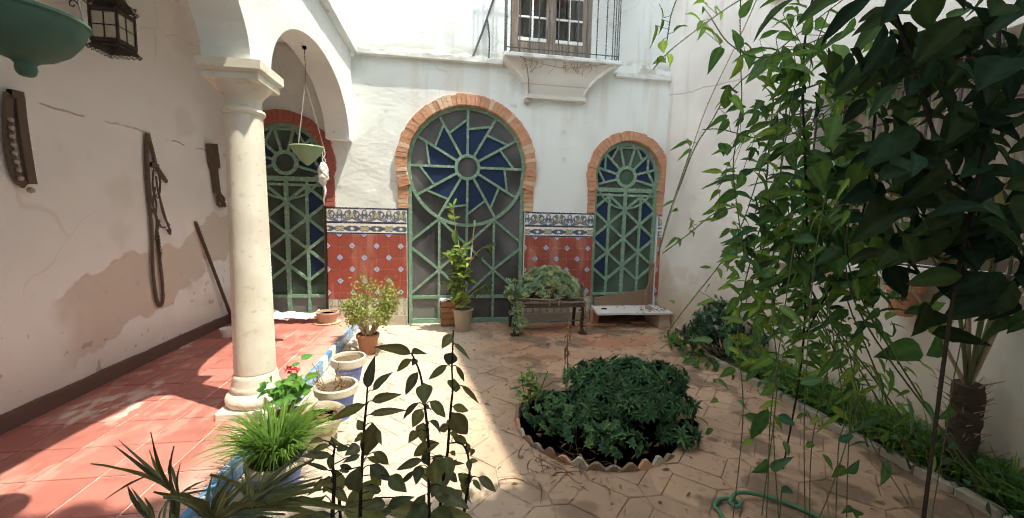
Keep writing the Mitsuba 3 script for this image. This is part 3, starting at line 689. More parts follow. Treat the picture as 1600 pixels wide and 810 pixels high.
# ---------------------------------------------------------------- left wall, gallery roof, arcade, column
lw = thing('left_wall', 'long grey-white plaster wall of the shaded gallery, with a peeled brown patch', 'wall')
put(lw, bx(-2.98, -2.68, -1.3, YB+.34, -.1, 3.72), 'plaster_left')
bv = []
ys = np.linspace(-1, YB, 120)
top = .225+.016*np.interp(ys, ys, meshkit.fbm(np.c_[ys*3, ys*0, ys*0], 3))
v = np.vstack([[(-2.677, y, .115), (-2.658, y, .115), (-2.658, y, z_-.012), (-2.664, y, z_), (-2.677, y, z_)] for y, z_ in zip(ys, top)]); f = []
for i in range(119):
    for j in range(4): a = i*5+j; f += [[a, a+5, a+6], [a, a+6, a+1]]
part(lw, 'baseboard', trimesh.Trimesh(v, np.array(f), process=False), two(scene['red_baseboard']))
AX0, AX1 = -1.50, -1.22
def ell(cy, a=1.13, b=.65, z0=2.42):
    t = np.linspace(0, math.pi, 49); return Polygon([(cy+a*math.cos(q), z0+b*math.sin(q)) for q in t]+[(cy-a, 2.0), (cy+a, 2.0)])
arc = sbox(-1.3, 2.42, YB+.002, 3.50).difference(unary_union([ell(4.27), ell(1.72)]))
arc = unary_union([arc, sbox(-1.3, -.1, .59, 2.43)]).simplify(.0005)
ar = thing('arcade_wall', 'white arcade wall with round arches standing on the stone column', 'wall')
put(ar, prism_yz(arc, AX0, AX1), 'plaster_arcade')
part(ar, 'ledge', weathered(AX1-.10, AX1+.085, -1.2, YB-.02, 3.505, 3.565, 21, .008), 'plaster_arcade', True)
rf = thing('gallery_roof', 'flat roof slab over the left gallery', 'roof')
put(rf, bx(-2.98, AX1-.02, -1.3, YB+.002, 3.57, 3.74), 'plaster_arcade')
col = thing('stone_column', 'pale round stone column on a moulded base, carrying the white arches', 'column')
CX, CY = -1.325, 2.97
z0 = TZ
sh = [(.127-.022*((q-.30)/1.85)**1.3 if q > .30 else .127, q) for q in np.linspace(.30, 2.12, 20)]
part(col, 'plinth', rough(cbx(CX-.185, CX+.185, CY-.185, CY+.185, z0-.01, z0+.055, .012).subdivide_to_size(.05), .004, 14), 'column_stone', 30)
part(col, 'base', lathe([(0, z0+.05), (.165, z0+.052), (.182, z0+.075), (.186, z0+.10), (.176, z0+.128), (.158, z0+.142), (.150, z0+.150), (.153, z0+.17), (.148, z0+.188), (.142, z0+.20), (.140, z0+.24), (.133, z0+.262), (.128, z0+.27), (.0, z0+.272)], 48, (CX, CY, 0)), 'column_stone', 35)
part(col, 'shaft', lathe([(0, z0+.265)]+[(r, q+.0) for r, q in sh if q > .38]+[(0, 2.13)], 48, (CX, CY, 0)), 'column_stone', 40)
part(col, 'capital', lathe([(0, 2.10), (.104, 2.10), (.106, 2.115), (.118, 2.12), (.124, 2.135), (.118, 2.15), (.103, 2.156), (.102, 2.20), (.108, 2.225), (.125, 2.25), (.150, 2.275), (.155, 2.285), (.165, 2.30), (.0, 2.302)], 48, (CX, CY, 0)), 'column_stone', 35)
ab = cat([cbx(CX-.163, CX+.163, CY-.163, CY+.163, 2.300, 2.345, .005), trimesh.convex.convex_hull(np.array([(CX+sx*r_, CY+sy*r_, z_) for sx in (-1, 1) for sy in (-1, 1) for r_, z_ in ((.160, 2.345), (.182, 2.366), (.182, 2.42))]))])
part(col, 'abacus', ab, 'column_stone')

# ---------------------------------------------------------------- right wall with an unseen top shaped for its shadow, camera-side house with its eave
rw_poly = Polygon([(-3, -.1), (YB+.002, -.1), (YB+.002, 9.6), (4.6, 9.6), (4.33, 9.75), (3.97, 11.0), (3.77, 9.05), (3.5, 8.98), (.46, 7.65), (-3, 6.1)])  # unseen top outline shaped to cast the shadow edges on paving and wall
rw_poly = rw_poly.difference(sbox(1.62, 1.22, 3.12, 2.62))
rw = thing('right_wall', 'tall white plaster wall in shade behind the climbing plants, damp stains at its foot', 'wall')
put(rw, prism_yz(rw_poly, 3.12, 3.50), 'plaster_right')
part(rw, 'ledge', weathered(3.03, 3.13, -.8, 3.72, 3.62, 3.70, 31, .006), 'plaster_right', True)
w2 = thing('barred_window', 'dark wooden window in the right wall behind the leaves, with scrolled iron bars', 'window')
part(w2, 'frame', prism_yz(sbox(1.622, 1.222, 3.118, 2.618).difference(sbox(1.70, 1.30, 3.04, 2.54)), 3.38, 3.44), 'wood_dark')
part(w2, 'shutter', bx(3.40, 3.43, 1.69, 2.36, 1.29, 2.55), 'wood_weathered'); part(w2, 'shutter', bx(3.40, 3.43, 2.38, 3.05, 1.29, 2.55), 'wood_weathered')
part(w2, 'sill', cbx(3.02, 3.14, 1.5, 3.46, 1.13, 1.19, .01), 'plaster_right')
def spiral(cy, cz, r, x, turns=1.6, sgn=1, start=0):
    t = np.linspace(0, 1, 22); a = start+sgn*t*turns*2*math.pi; rr = r*(1-.8*t)
    return np.c_[np.full(22, x), cy+rr*np.cos(a), cz+rr*np.sin(a)]
g2 = thing('iron_grille', 'projecting black iron grille with scrollwork frieze on the right wall', 'grille')
for y in np.arange(1.55, 3.48, .16): part(g2, 'bar', tube([(2.99, y, 1.18), (2.99, y, 2.66)], .008, 6), 'iron')
for z in (1.24, 2.20, 2.44, 2.64): part(g2, 'rail', cat([tube([(2.99, 1.53, z), (2.99, 3.45, z)], .008, 6), tube([(3.13, 1.53, z), (2.99, 1.53, z)], .008, 6), tube([(3.13, 3.45, z), (2.99, 3.45, z)], .008, 6)]), 'iron')
for y in np.arange(1.63, 3.40, .16):
    part(g2, 'scroll', tube(spiral(y-.03, 2.32, .055, 2.985), .005, 5), 'iron'); part(g2, 'scroll', tube(spiral(y+.04, 2.37, .045, 2.985, 1.5, -1, 2), .005, 5), 'iron')
    part(g2, 'scroll', tube(spiral(y, 1.36, .06, 2.985, 1.4, -1, 1), .005, 5), 'iron')
fh = thing('camera_side_house', 'white house on the near side of the courtyard with a tiled eave', 'building')
EY, EZ = .60, 7.0
part(fh, 'wall', bx(-2.98, 3.5, -.75, -.35, -.1, EZ), 'plaster_arcade')
part(fh, 'eave_slab', bx(-2.98, 3.5, -.75, EY-.03, EZ, EZ+.07), 'plaster_arcade')
for x in np.arange(-2.95, 3.5, .34):
    part(fh, 'eave_tile', tube([(x, -.3, EZ+.26), (x, EY+rng.uniform(-.01, .01), EZ+.02)], .10, 10), 'terracotta')
SHOOT_A = [(-0.115,1.271,1.057,-0.203,1.236,1.102,0.029),(-0.113,1.288,1.057,-0.081,1.245,1.072,0.018),(-0.1,1.282,1.036,-0.108,1.268,1.02,0.018),(-0.11,1.258,1.042,-0.158,1.259,1.008,0.024),(-0.091,1.257,1,-0.134,1.25,0.934,0.029),(-0.069,1.258,0.961,-0.071,1.218,0.917,0.046),(-0.09,1.276,0.891,-0.154,1.309,0.824,0.019),(-0.08,1.261,0.877,-0.105,1.234,0.835,0.033),(-0.071,1.286,0.865,-0.044,1.331,0.853,0.018),(-0.055,1.284,0.89,-0.003,1.274,0.842,0.032),(-0.059,1.304,0.813,-0.019,1.258,0.819,0.024),(-0.077,1.298,0.811,-0.078,1.277,0.753,0.044),(-0.094,1.262,0.803,-0.115,1.224,0.793,0.026),(-0.024,1.27,0.753,-0.135,1.302,0.699,0.035),(-0.077,1.264,0.703,-0.163,1.272,0.674,0.024),(-0.039,1.287,0.686,-0.034,1.274,0.604,0.059),(-0.086,1.282,0.673,-0.096,1.239,0.642,0.031),(-0.002,1.258,0.713,0.005,1.229,0.667,0.037),(-0.107,1.289,0.651,-0.152,1.282,0.609,0.016),(-0.02,1.271,0.606,0.009,1.279,0.542,0.025),(-0.063,1.278,0.674,-0.069,1.258,0.733,0.029),(-0.046,1.295,0.693,-0.006,1.315,0.646,0.033),(-0.07,1.267,0.581,-0.113,1.275,0.525,0.029),(-0.049,1.281,0.538,-0.073,1.319,0.479,0.044)]
SHOOT_A_STEM = [(-0.112,1.28,1.054),(-0.092,1.28,1.006),(-0.081,1.28,0.961),(-0.073,1.28,0.894),(-0.064,1.28,0.811),(-0.058,1.28,0.719),(-0.058,1.28,0.595),(-0.057,1.28,0.436)]
SHOOT_B = [(0.018,1.371,1.085,-0.019,1.35,1.05,0.034),(0.022,1.384,1.051,0.074,1.346,1.014,0.014),(0.018,1.356,1.028,0.001,1.382,0.972,0.041),(-0.001,1.343,0.988,-0.063,1.341,0.943,0.023),(0.029,1.337,0.987,0.064,1.354,0.92,0.015),(0.026,1.373,0.924,0.025,1.381,0.873,0.048),(0.05,1.379,0.9,0.112,1.36,0.843,0.016),(0.019,1.37,0.827,0.076,1.379,0.805,0.026),(0.016,1.364,0.808,0.07,1.36,0.723,0.057),(0.012,1.377,0.775,0.001,1.421,0.706,0.025),(0.008,1.359,0.76,-0.03,1.375,0.742,0.026),(0.008,1.338,0.747,0.047,1.358,0.725,0.017),(0.02,1.367,0.714,0.086,1.417,0.66,0.027),(0.072,1.376,0.685,0.075,1.355,0.651,0.019),(0.082,1.354,0.676,0.1,1.371,0.627,0.02),(0.078,1.336,0.642,0.108,1.332,0.642,0.014),(0.078,1.343,0.642,0.078,1.305,0.625,0.019),(0.009,1.338,0.675,0.044,1.365,0.653,0.015),(0.013,1.341,0.636,0.054,1.316,0.647,0.012),(0.04,1.355,0.584,0.115,1.392,0.509,0.036),(0.11,1.339,0.576,0.179,1.334,0.525,0.031),(0.072,1.362,0.563,0.067,1.401,0.424,0.049),(0.002,1.376,0.572,0.05,1.412,0.518,0.027),(0.056,1.349,0.523,-0.017,1.34,0.461,0.044),(-0.044,1.353,0.55,-0.02,1.391,0.52,0.017),(0.097,1.383,0.538,0.119,1.348,0.523,0.016)]
SHOOT_B_STEM = [(0.02,1.36,1.104),(0.018,1.36,1.034),(0.016,1.36,0.971),(0.019,1.36,0.892),(0.014,1.36,0.836),(0.008,1.36,0.755),(0.003,1.36,0.666),(-0.01,1.36,0.576),(-0.019,1.36,0.484),(-0.028,1.36,0.367)]
SHOOT_B_STEM2 = [(0.009,1.36,0.698),(0.047,1.36,0.696),(0.071,1.36,0.661),(0.079,1.36,0.61),(0.08,1.36,0.56),(0.069,1.36,0.476),(0.058,1.36,0.357)]
SHOOT_C = [(-0.231,1.184,0.988,-0.21,1.157,1.077,0.026),(-0.215,1.187,0.978,-0.17,1.185,1.032,0.025),(-0.222,1.204,0.938,-0.145,1.181,0.966,0.025),(-0.235,1.175,0.941,-0.331,1.167,0.907,0.026),(-0.227,1.193,0.901,-0.128,1.2,0.91,0.02),(-0.252,1.223,0.839,-0.272,1.242,0.862,0.023),(-0.221,1.201,0.871,-0.242,1.213,0.752,0.049),(-0.208,1.209,0.844,-0.193,1.164,0.828,0.016),(-0.223,1.22,0.767,-0.174,1.248,0.704,0.026),(-0.24,1.219,0.751,-0.191,1.249,0.711,0.016),(-0.229,1.195,0.741,-0.163,1.185,0.694,0.029),(-0.195,1.18,0.684,-0.228,1.194,0.726,0.024),(-0.195,1.178,0.666,-0.227,1.135,0.712,0.019),(-0.17,1.185,0.707,-0.121,1.152,0.68,0.037),(-0.185,1.192,0.617,-0.234,1.147,0.642,0.035),(-0.169,1.175,0.621,-0.107,1.14,0.666,0.024),(-0.134,1.18,0.639,-0.175,1.166,0.614,0.027),(-0.243,1.176,0.836,-0.276,1.214,0.824,0.026)]
SHOOT_C_STEM = [(-0.233,1.2,0.981),(-0.237,1.2,0.926),(-0.244,1.2,0.858),(-0.25,1.2,0.767),(-0.256,1.2,0.668),(-0.26,1.2,0.524)]
SHOOT_E = [(-0.317,1.056,0.906,-0.335,1.021,0.924,0.018),(-0.299,1.038,0.901,-0.34,1.022,0.9,0.013),(-0.294,1.043,0.87,-0.347,1.005,0.898,0.016),(-0.3,1.067,0.903,-0.306,1.117,0.857,0.018),(-0.292,1.048,0.869,-0.302,1.047,0.828,0.018),(-0.276,1.029,0.897,-0.242,0.99,0.918,0.015),(-0.224,1.042,0.891,-0.253,1.019,0.885,0.027),(-0.229,1.066,0.852,-0.259,1.033,0.858,0.014),(-0.239,1.026,0.841,-0.29,1.071,0.826,0.012),(-0.305,1.051,0.825,-0.347,1.016,0.874,0.009),(-0.317,1.052,0.801,-0.329,1.005,0.798,0.016),(-0.285,1.051,0.824,-0.291,1.099,0.723,0.033),(-0.23,1.068,0.818,-0.269,1.088,0.697,0.042),(-0.25,1.038,0.826,-0.268,1.025,0.84,0.009),(-0.293,1.033,0.808,-0.323,1.061,0.798,0.014),(-0.303,1.052,0.773,-0.335,1.08,0.752,0.014),(-0.281,1.041,0.776,-0.253,1.014,0.761,0.02),(-0.318,1.066,0.745,-0.357,1.114,0.696,0.016),(-0.266,1.068,0.704,-0.242,1.098,0.697,0.024),(-0.326,1.066,0.729,-0.319,1.09,0.684,0.02)]
SHOOT_E_STEM = [(-0.287,1.05,0.891),(-0.291,1.05,0.863),(-0.293,1.05,0.834),(-0.29,1.05,0.796),(-0.294,1.05,0.737),(-0.297,1.05,0.653)]
PALM_A = [(-0.763,1.217,0.675,-0.923,1.221,0.849,0.015),(-0.773,1.233,0.665,-0.813,1.12,0.892,0.014),(-0.754,1.193,0.702,-0.783,1.14,0.889,0.014),(-0.775,1.221,0.692,-0.877,1.267,0.794,0.014),(-0.821,1.305,0.624,-0.843,1.292,0.772,0.012),(-0.816,1.302,0.62,-0.907,1.42,0.695,0.012),(-0.81,1.305,0.618,-0.803,1.272,0.727,0.011),(-0.785,1.216,0.7,-0.895,1.151,0.849,0.012),(-0.828,1.214,0.745,-0.889,1.143,0.741,0.008)]
PALM_B = [(-0.776,1.135,0.658,-0.918,1.231,0.728,0.016),(-0.791,1.161,0.638,-0.829,1.156,0.749,0.014),(-0.772,1.138,0.655,-0.839,1.21,0.701,0.012),(-0.705,1.07,0.702,-0.716,1.109,0.767,0.009),(-0.747,1.169,0.627,-0.793,1.237,0.624,0.011),(-0.771,1.15,0.637,-0.76,1.145,0.706,0.011)]
PALM_C = [(-0.763,1.218,0.677,-0.743,1.276,0.668,0.008),(-0.769,1.233,0.666,-0.726,1.293,0.68,0.007),(-0.813,1.297,0.62,-0.711,1.276,0.651,0.008),(-0.778,1.24,0.654,-0.887,1.329,0.58,0.008)]
PALM_D = [(-0.516,1.098,0.694,-0.278,1.086,0.687,0.011),(-0.532,1.133,0.669,-0.379,1.254,0.579,0.011),(-0.52,1.108,0.687,-0.379,1.233,0.605,0.011),(-0.526,1.12,0.678,-0.347,1.13,0.691,0.011),(-0.528,1.124,0.675,-0.244,0.979,0.816,0.011),(-0.522,1.111,0.685,-0.265,1.016,0.802,0.011),(-0.491,1.046,0.732,-0.36,1.135,0.718,0.011),(-0.503,1.071,0.714,-0.288,1.063,0.796,0.011),(-0.542,1.154,0.654,-0.312,1.171,0.745,0.012),(-0.514,1.094,0.697,-0.326,1.099,0.791,0.011),(-0.53,1.128,0.672,-0.393,1.214,0.715,0.011),(-0.498,1.061,0.721,-0.344,1.079,0.82,0.011),(-0.508,1.082,0.705,-0.357,1.015,0.848,0.011),(-0.545,1.161,0.648,-0.425,1.163,0.756,0.012),(-0.53,1.129,0.671,-0.391,1.207,0.797,0.011),(-0.555,1.182,0.633,-0.409,1.165,0.81,0.012),(-0.534,1.137,0.666,-0.418,1.139,0.825,0.012),(-0.527,1.122,0.677,-0.427,1.18,0.837,0.011),(-0.523,1.113,0.683,-0.439,1.123,0.84,0.011),(-0.524,1.117,0.68,-0.514,1.249,0.746,0.011),(-0.54,1.15,0.656,-0.533,1.263,0.739,0.012),(-0.557,1.186,0.63,-0.49,1.114,0.797,0.012),(-0.53,1.129,0.672,-0.564,1.262,0.71,0.011),(-0.55,1.171,0.641,-0.482,1.062,0.838,0.012),(-0.499,1.063,0.719,-0.483,1.046,0.846,0.011),(-0.496,1.056,0.724,-0.459,0.978,0.905,0.011),(-0.496,1.056,0.724,-0.528,1.107,0.81,0.011),(-0.546,1.163,0.647,-0.622,1.282,0.713,0.012),(-0.502,1.068,0.716,-0.556,1.133,0.786,0.011),(-0.537,1.144,0.661,-0.527,1.037,0.884,0.012)]
PALM_E = [(-0.522,0.935,0.774,-0.401,1.08,0.692,0.009),(-0.583,1.043,0.691,-0.439,1.185,0.635,0.01),(-0.526,0.941,0.77,-0.367,0.87,0.863,0.009),(-0.52,0.931,0.777,-0.391,1.015,0.789,0.009),(-0.54,0.966,0.751,-0.363,0.854,0.898,0.01),(-0.552,0.988,0.733,-0.476,1.112,0.736,0.01),(-0.586,1.048,0.688,-0.404,0.975,0.857,0.011),(-0.53,0.947,0.765,-0.465,1.073,0.8,0.009),(-0.565,1.011,0.716,-0.505,1.071,0.78,0.01),(-0.524,0.938,0.771,-0.381,0.806,0.972,0.009),(-0.575,1.028,0.703,-0.486,1.006,0.855,0.01),(-0.523,0.936,0.773,-0.534,1.067,0.813,0.009),(-0.57,1.02,0.709,-0.573,1.111,0.782,0.01),(-0.524,0.938,0.772,-0.549,1.044,0.835,0.009),(-0.523,0.935,0.774,-0.559,1.044,0.862,0.009),(-0.555,0.993,0.73,-0.522,0.945,0.885,0.01),(-0.563,1.008,0.718,-0.643,1.136,0.798,0.01),(-0.539,0.965,0.751,-0.494,0.854,0.964,0.01),(-0.561,1.004,0.721,-0.543,0.926,0.896,0.01),(-0.526,0.941,0.769,-0.507,0.84,0.964,0.009),(-0.521,0.933,0.776,-0.525,0.843,0.972,0.009),(-0.543,0.972,0.746,-0.578,0.913,0.919,0.01)]
VINE_L = [(0.845,1.6,2.299,0.81,1.523,2.222,0.013),(1.173,1.542,1.468,1.124,1.532,1.427,0.02),(1.028,1.589,2.298,0.989,1.552,2.22,0.021),(1.162,1.585,1.293,1.171,1.559,1.251,0.026),(1.05,1.623,2.386,1.078,1.738,2.474,0.029),(1.174,1.621,1.501,1.061,1.571,1.504,0.014),(1.047,1.658,1.806,0.949,1.574,1.76,0.014),(1.023,1.585,1.484,1.103,1.694,1.517,0.014),(1.057,1.646,1.488,1.113,1.721,1.462,0.014),(1.041,1.625,2.324,1.033,1.657,2.291,0.025),(1.149,1.577,1.935,1.033,1.512,1.882,0.025),(0.883,1.57,2.241,0.87,1.454,2.235,0.018),(1.021,1.627,1.812,1.029,1.661,1.862,0.02),(1.172,1.574,2.322,1.176,1.512,2.374,0.038),(0.984,1.587,1.825,0.894,1.545,1.785,0.014),(1.009,1.599,2.31,1.008,1.68,2.393,0.025),(0.816,1.563,2.135,0.855,1.557,2.12,0.026),(1.073,1.547,2.203,0.957,1.458,2.241,0.05),(0.906,1.652,2.194,0.879,1.558,2.121,0.027),(1.154,1.548,2.182,1.182,1.606,2.32,0.047),(1.159,1.621,1.542,1.119,1.667,1.526,0.02),(0.977,1.653,1.583,0.93,1.665,1.557,0.012),(1.012,1.587,2.358,1.016,1.589,2.33,0.019),(0.863,1.631,2.319,0.832,1.581,2.354,0.017),(0.867,1.628,2.232,0.882,1.64,2.186,0.036),(0.968,1.601,1.423,0.889,1.527,1.395,0.014),(1.128,1.558,1.627,1.046,1.499,1.593,0.021),(1.096,1.571,2.202,0.996,1.49,2.088,0.04),(1.18,1.622,1.708,1.11,1.668,1.722,0.028),(0.89,1.638,2.158,0.828,1.622,2.14,0.027),(1.161,1.63,2.007,1.146,1.668,1.987,0.022),(0.959,1.57,1.424,0.937,1.514,1.396,0.014),(0.923,1.574,1.53,1.039,1.679,1.555,0.014),(1.152,1.583,1.156,1.064,1.566,1.133,0.016),(0.809,1.582,2.265,0.755,1.466,2.152,0.013),(1.035,1.616,1.448,1.142,1.715,1.444,0.012),(1.117,1.551,1.955,1.107,1.527,2.043,0.04),(1.06,1.581,2.355,1.17,1.661,2.376,0.028),(1.129,1.545,2.009,1.114,1.43,1.92,0.03),(1.172,1.55,2.168,1.204,1.632,2.105,0.047)]
VINE_R = [(1.754,1.628,1.454,1.947,1.616,1.431,0.065),(1.376,1.559,2.353,1.393,1.546,2.293,0.034),(2.305,1.565,0.868,2.59,1.662,0.949,0.079),(1.677,1.626,1.464,1.502,1.518,1.415,0.064),(1.228,1.557,1.349,1.143,1.563,1.326,0.022),(1.27,1.575,2.25,1.363,1.565,2.305,0.025),(1.242,1.565,1.388,1.182,1.585,1.386,0.018),(1.276,1.565,1.379,1.358,1.672,1.293,0.044),(1.328,1.557,1.937,1.388,1.562,1.958,0.018),(1.511,1.657,2.381,1.566,1.668,2.432,0.029),(1.22,1.54,1.281,1.23,1.6,1.244,0.02),(1.302,1.648,1.18,1.333,1.598,1.199,0.017),(1.455,1.54,1.413,1.427,1.538,1.34,0.03),(1.25,1.644,2.258,1.342,1.685,2.261,0.02),(1.322,1.594,1.387,1.316,1.538,1.431,0.025),(1.274,1.61,1.804,1.452,1.704,1.833,0.022),(1.529,1.594,1.305,1.431,1.547,1.257,0.023),(2.317,1.607,0.9,2.064,1.582,0.87,0.104),(1.909,1.576,1.151,2.096,1.633,1.108,0.032),(1.418,1.638,1.385,1.462,1.641,1.401,0.019),(2.186,1.56,1.078,2.243,1.479,1.151,0.066),(1.943,1.63,1.088,2.103,1.665,1.052,0.067),(1.389,1.638,1.563,1.515,1.751,1.511,0.042),(1.208,1.629,1.568,1.108,1.582,1.555,0.023),(2.111,1.651,1.069,2.15,1.562,1.112,0.046),(1.307,1.557,1.334,1.302,1.519,1.321,0.014),(1.188,1.628,1.803,1.097,1.569,1.785,0.014),(1.353,1.628,1.97,1.35,1.703,1.998,0.024),(1.207,1.637,1.783,1.252,1.715,1.874,0.035),(1.467,1.646,1.315,1.579,1.695,1.316,0.054),(1.33,1.641,1.267,1.285,1.55,1.289,0.015),(1.513,1.628,2.312,1.504,1.557,2.364,0.061),(1.685,1.636,1.91,1.834,1.695,2.037,0.053),(1.526,1.568,1.453,1.481,1.663,1.425,0.057),(1.348,1.578,1.27,1.457,1.66,1.247,0.016),(1.476,1.564,2.236,1.627,1.565,2.162,0.107),(1.425,1.541,2.13,1.29,1.484,1.994,0.039),(1.48,1.573,1.245,1.283,1.465,1.228,0.023),(1.538,1.597,2.13,1.527,1.642,2.094,0.04),(1.227,1.608,1.556,1.084,1.491,1.57,0.016),(1.581,1.629,2.338,1.808,1.743,2.481,0.071),(1.481,1.607,1.992,1.48,1.638,2.062,0.041),(1.188,1.632,1.699,1.202,1.66,1.639,0.041),(1.402,1.599,2.243,1.434,1.571,2.113,0.039),(2.352,1.6,0.972,2.379,1.532,1.048,0.057),(1.478,1.598,1.492,1.462,1.484,1.504,0.041),(1.267,1.545,1.954,1.295,1.626,1.905,0.038),(1.7,1.619,2.039,1.676,1.515,2.047,0.058),(2.133,1.649,1.133,2.423,1.768,1.188,0.027),(1.498,1.615,2.013,1.634,1.659,2.051,0.026),(1.388,1.552,1.279,1.488,1.633,1.25,0.014),(2.061,1.619,0.985,2.076,1.571,0.976,0.068),(1.29,1.651,1.201,1.244,1.702,1.179,0.021),(1.872,1.574,1.035,1.895,1.466,1.053,0.039),(1.449,1.597,2.209,1.541,1.598,2.228,0.05),(1.386,1.654,1.357,1.4,1.566,1.359,0.041),(1.184,1.66,1.285,1.14,1.681,1.288,0.017),(1.389,1.657,1.484,1.544,1.762,1.468,0.026),(1.25,1.626,1.973,1.319,1.717,1.936,0.034),(1.271,1.617,1.711,1.191,1.516,1.639,0.045),(1.784,1.597,1.02,1.843,1.559,1.024,0.055),(1.403,1.556,1.848,1.242,1.523,1.845,0.034),(1.315,1.54,2.244,1.412,1.512,2.245,0.066),(1.2,1.547,1.576,1.187,1.492,1.539,0.025),(1.438,1.553,1.909,1.626,1.633,1.896,0.083),(1.604,1.599,1.858,1.627,1.48,1.866,0.037),(1.304,1.577,2.143,1.376,1.543,2.116,0.039),(1.311,1.647,1.467,1.335,1.575,1.463,0.029),(1.18,1.61,1.931,1.141,1.617,1.867,0.032),(1.183,1.568,1.705,1.089,1.455,1.736,0.039),(1.394,1.647,1.955,1.414,1.678,2.026,0.035),(1.939,1.657,1.151,1.933,1.6,1.14,0.045),(1.223,1.596,1.487,1.199,1.504,1.477,0.026),(1.248,1.601,1.829,1.336,1.681,1.909,0.044),(1.365,1.572,2.358,1.561,1.682,2.48,0.025),(1.362,1.569,2.205,1.323,1.681,2.279,0.039),(1.235,1.602,1.538,1.325,1.594,1.493,0.028),(1.69,1.6,2.053,1.726,1.609,1.956,0.066),(1.359,1.549,1.885,1.228,1.493,1.846,0.029)]
VINE_STEMS = [[(0.964,1.600,1.624),(1.015,1.583,1.797),(1.070,1.567,1.900),(1.132,1.550,2.020),(1.285,1.533,2.162),(1.468,1.517,2.315),(1.652,1.500,2.459)],[(0.829,1.620,2.112),(0.901,1.603,2.193),(1.100,1.585,2.348),(1.236,1.568,2.433),(1.372,1.550,2.509)],[(0.872,1.600,2.217),(0.885,1.600,2.325),(0.915,1.600,2.407),(0.945,1.600,2.490)],[(1.186,1.600,2.462),(1.194,1.603,2.338),(1.214,1.606,2.165),(1.235,1.609,2.006),(1.226,1.611,1.851),(1.224,1.614,1.714),(1.273,1.617,1.503),(1.319,1.620,1.327)],[(0.951,1.600,1.005),(1.046,1.590,1.141),(1.180,1.580,1.326),(1.249,1.570,1.478),(1.292,1.560,1.647),(1.379,1.550,2.023)],[(1.326,1.600,1.135),(1.355,1.583,1.306),(1.383,1.567,1.461),(1.395,1.550,1.650),(1.415,1.533,2.058),(1.462,1.517,2.175),(1.512,1.500,2.352)],[(0.887,1.600,1.342),(0.920,1.600,1.491),(0.980,1.600,1.698),(1.006,1.600,1.785)],[(0.907,1.600,1.352),(1.031,1.600,1.444),(1.134,1.600,1.526),(1.232,1.600,1.558)],[(1.060,1.600,2.324),(1.134,1.575,2.220),(1.257,1.550,2.166),(1.423,1.525,2.216),(1.522,1.500,2.259)],[(1.058,1.600,1.879),(1.131,1.575,1.877),(1.309,1.550,1.844),(1.458,1.525,1.885),(1.597,1.500,2.000)]]
TRAIL_STEMS = [[(1.296,1.350,0.235),(1.288,1.350,0.432),(1.271,1.350,0.705),(1.279,1.350,0.967),(1.303,1.350,1.420)],[(1.362,1.350,0.227),(1.318,1.350,0.484),(1.289,1.350,0.690),(1.289,1.350,0.863)],[(1.354,1.350,0.426),(1.356,1.350,0.257)],[(1.481,1.350,0.243),(1.423,1.350,0.750),(1.401,1.350,1.296),(1.421,1.350,1.616)],[(1.633,1.350,0.198),(1.603,1.350,0.573),(1.608,1.350,0.739),(1.464,1.350,1.246)],[(1.687,1.350,0.192),(1.650,1.350,0.598),(1.633,1.350,0.955)],[(2.126,1.350,0.145),(2.139,1.350,0.565),(2.144,1.350,0.853),(2.172,1.350,1.187),(2.190,1.350,1.563)],[(1.997,1.350,0.280),(1.777,1.350,0.561),(1.692,1.350,0.735),(1.574,1.350,1.063)],[(1.049,1.350,0.899),(1.092,1.350,0.716),(1.148,1.350,0.552),(1.238,1.350,0.353)],[(1.685,1.350,0.790),(1.593,1.350,0.405),(1.522,1.350,0.210)]]
TRAIL_LEAVES = [(1.257,1.35,0.759,1.208,1.378,0.613,0.051),(1.297,1.344,0.733,1.348,1.305,0.711,0.041),(1.29,1.363,0.533,1.299,1.431,0.432,0.047),(1.275,1.328,0.516,1.281,1.254,0.615,0.036),(1.263,1.337,0.869,1.2,1.324,0.826,0.045),(1.357,1.365,0.61,1.339,1.316,0.58,0.026),(1.47,1.374,0.569,1.561,1.412,0.569,0.027),(1.665,1.35,0.455,1.653,1.303,0.537,0.032),(1.691,1.388,0.458,1.603,1.357,0.442,0.039),(1.885,1.376,0.479,1.826,1.333,0.396,0.039),(1.672,1.328,0.313,1.805,1.369,0.209,0.037),(1.686,1.334,0.308,1.733,1.406,0.233,0.027),(1.25,1.35,0.968,1.126,1.3,0.953,0.04),(1.368,1.328,0.868,1.467,1.315,0.896,0.04),(1.265,1.363,0.671,1.233,1.435,0.69,0.036),(1.566,1.322,0.62,1.618,1.305,0.654,0.031),(2.13,1.327,0.722,2.188,1.403,0.637,0.038),(2.115,1.321,0.554,2.06,1.25,0.628,0.033),(1.759,1.315,0.611,1.777,1.298,0.661,0.026),(1.383,1.382,0.372,1.523,1.443,0.331,0.038)]

# ---------------------------------------------------------------- things hanging in the gallery
pl = thing('hanging_planter', 'large dark green bowl planter with a round knob below, hanging near the lantern', 'planter')
HX, HY, HZ = -1.36, 1.60, 2.10
part(pl, 'bowl', lathe([(r_*.93, z_) for r_, z_ in [(0, -.185), (.016, -.185), (.024, -.178), (.028, -.163), (.026, -.148), (.036, -.138), (.075, -.122), (.115, -.094), (.142, -.058), (.158, -.028), (.163, -.006), (.172, .0), (.170, .010), (.160, .008), (.150, -.01), (.11, -.06), (0, -.09)]], 48, (HX, HY, HZ)), 'planter_green', 35)
part(pl, 'soil', lathe([(0, -.012), (.136, -.012)], 24, (HX, HY, HZ)), 'soil')
for a in (.4, 2.5, 4.6):
    part(pl, 'wire', tube([(HX+.148*math.cos(a), HY+.148*math.sin(a), HZ), (HX, HY, 3.06)], .0028, 5), 'iron_grey')
lt = thing('wall_lantern', 'square black wrought iron lantern with milky panes and scrolled crown, on the left wall', 'lantern')
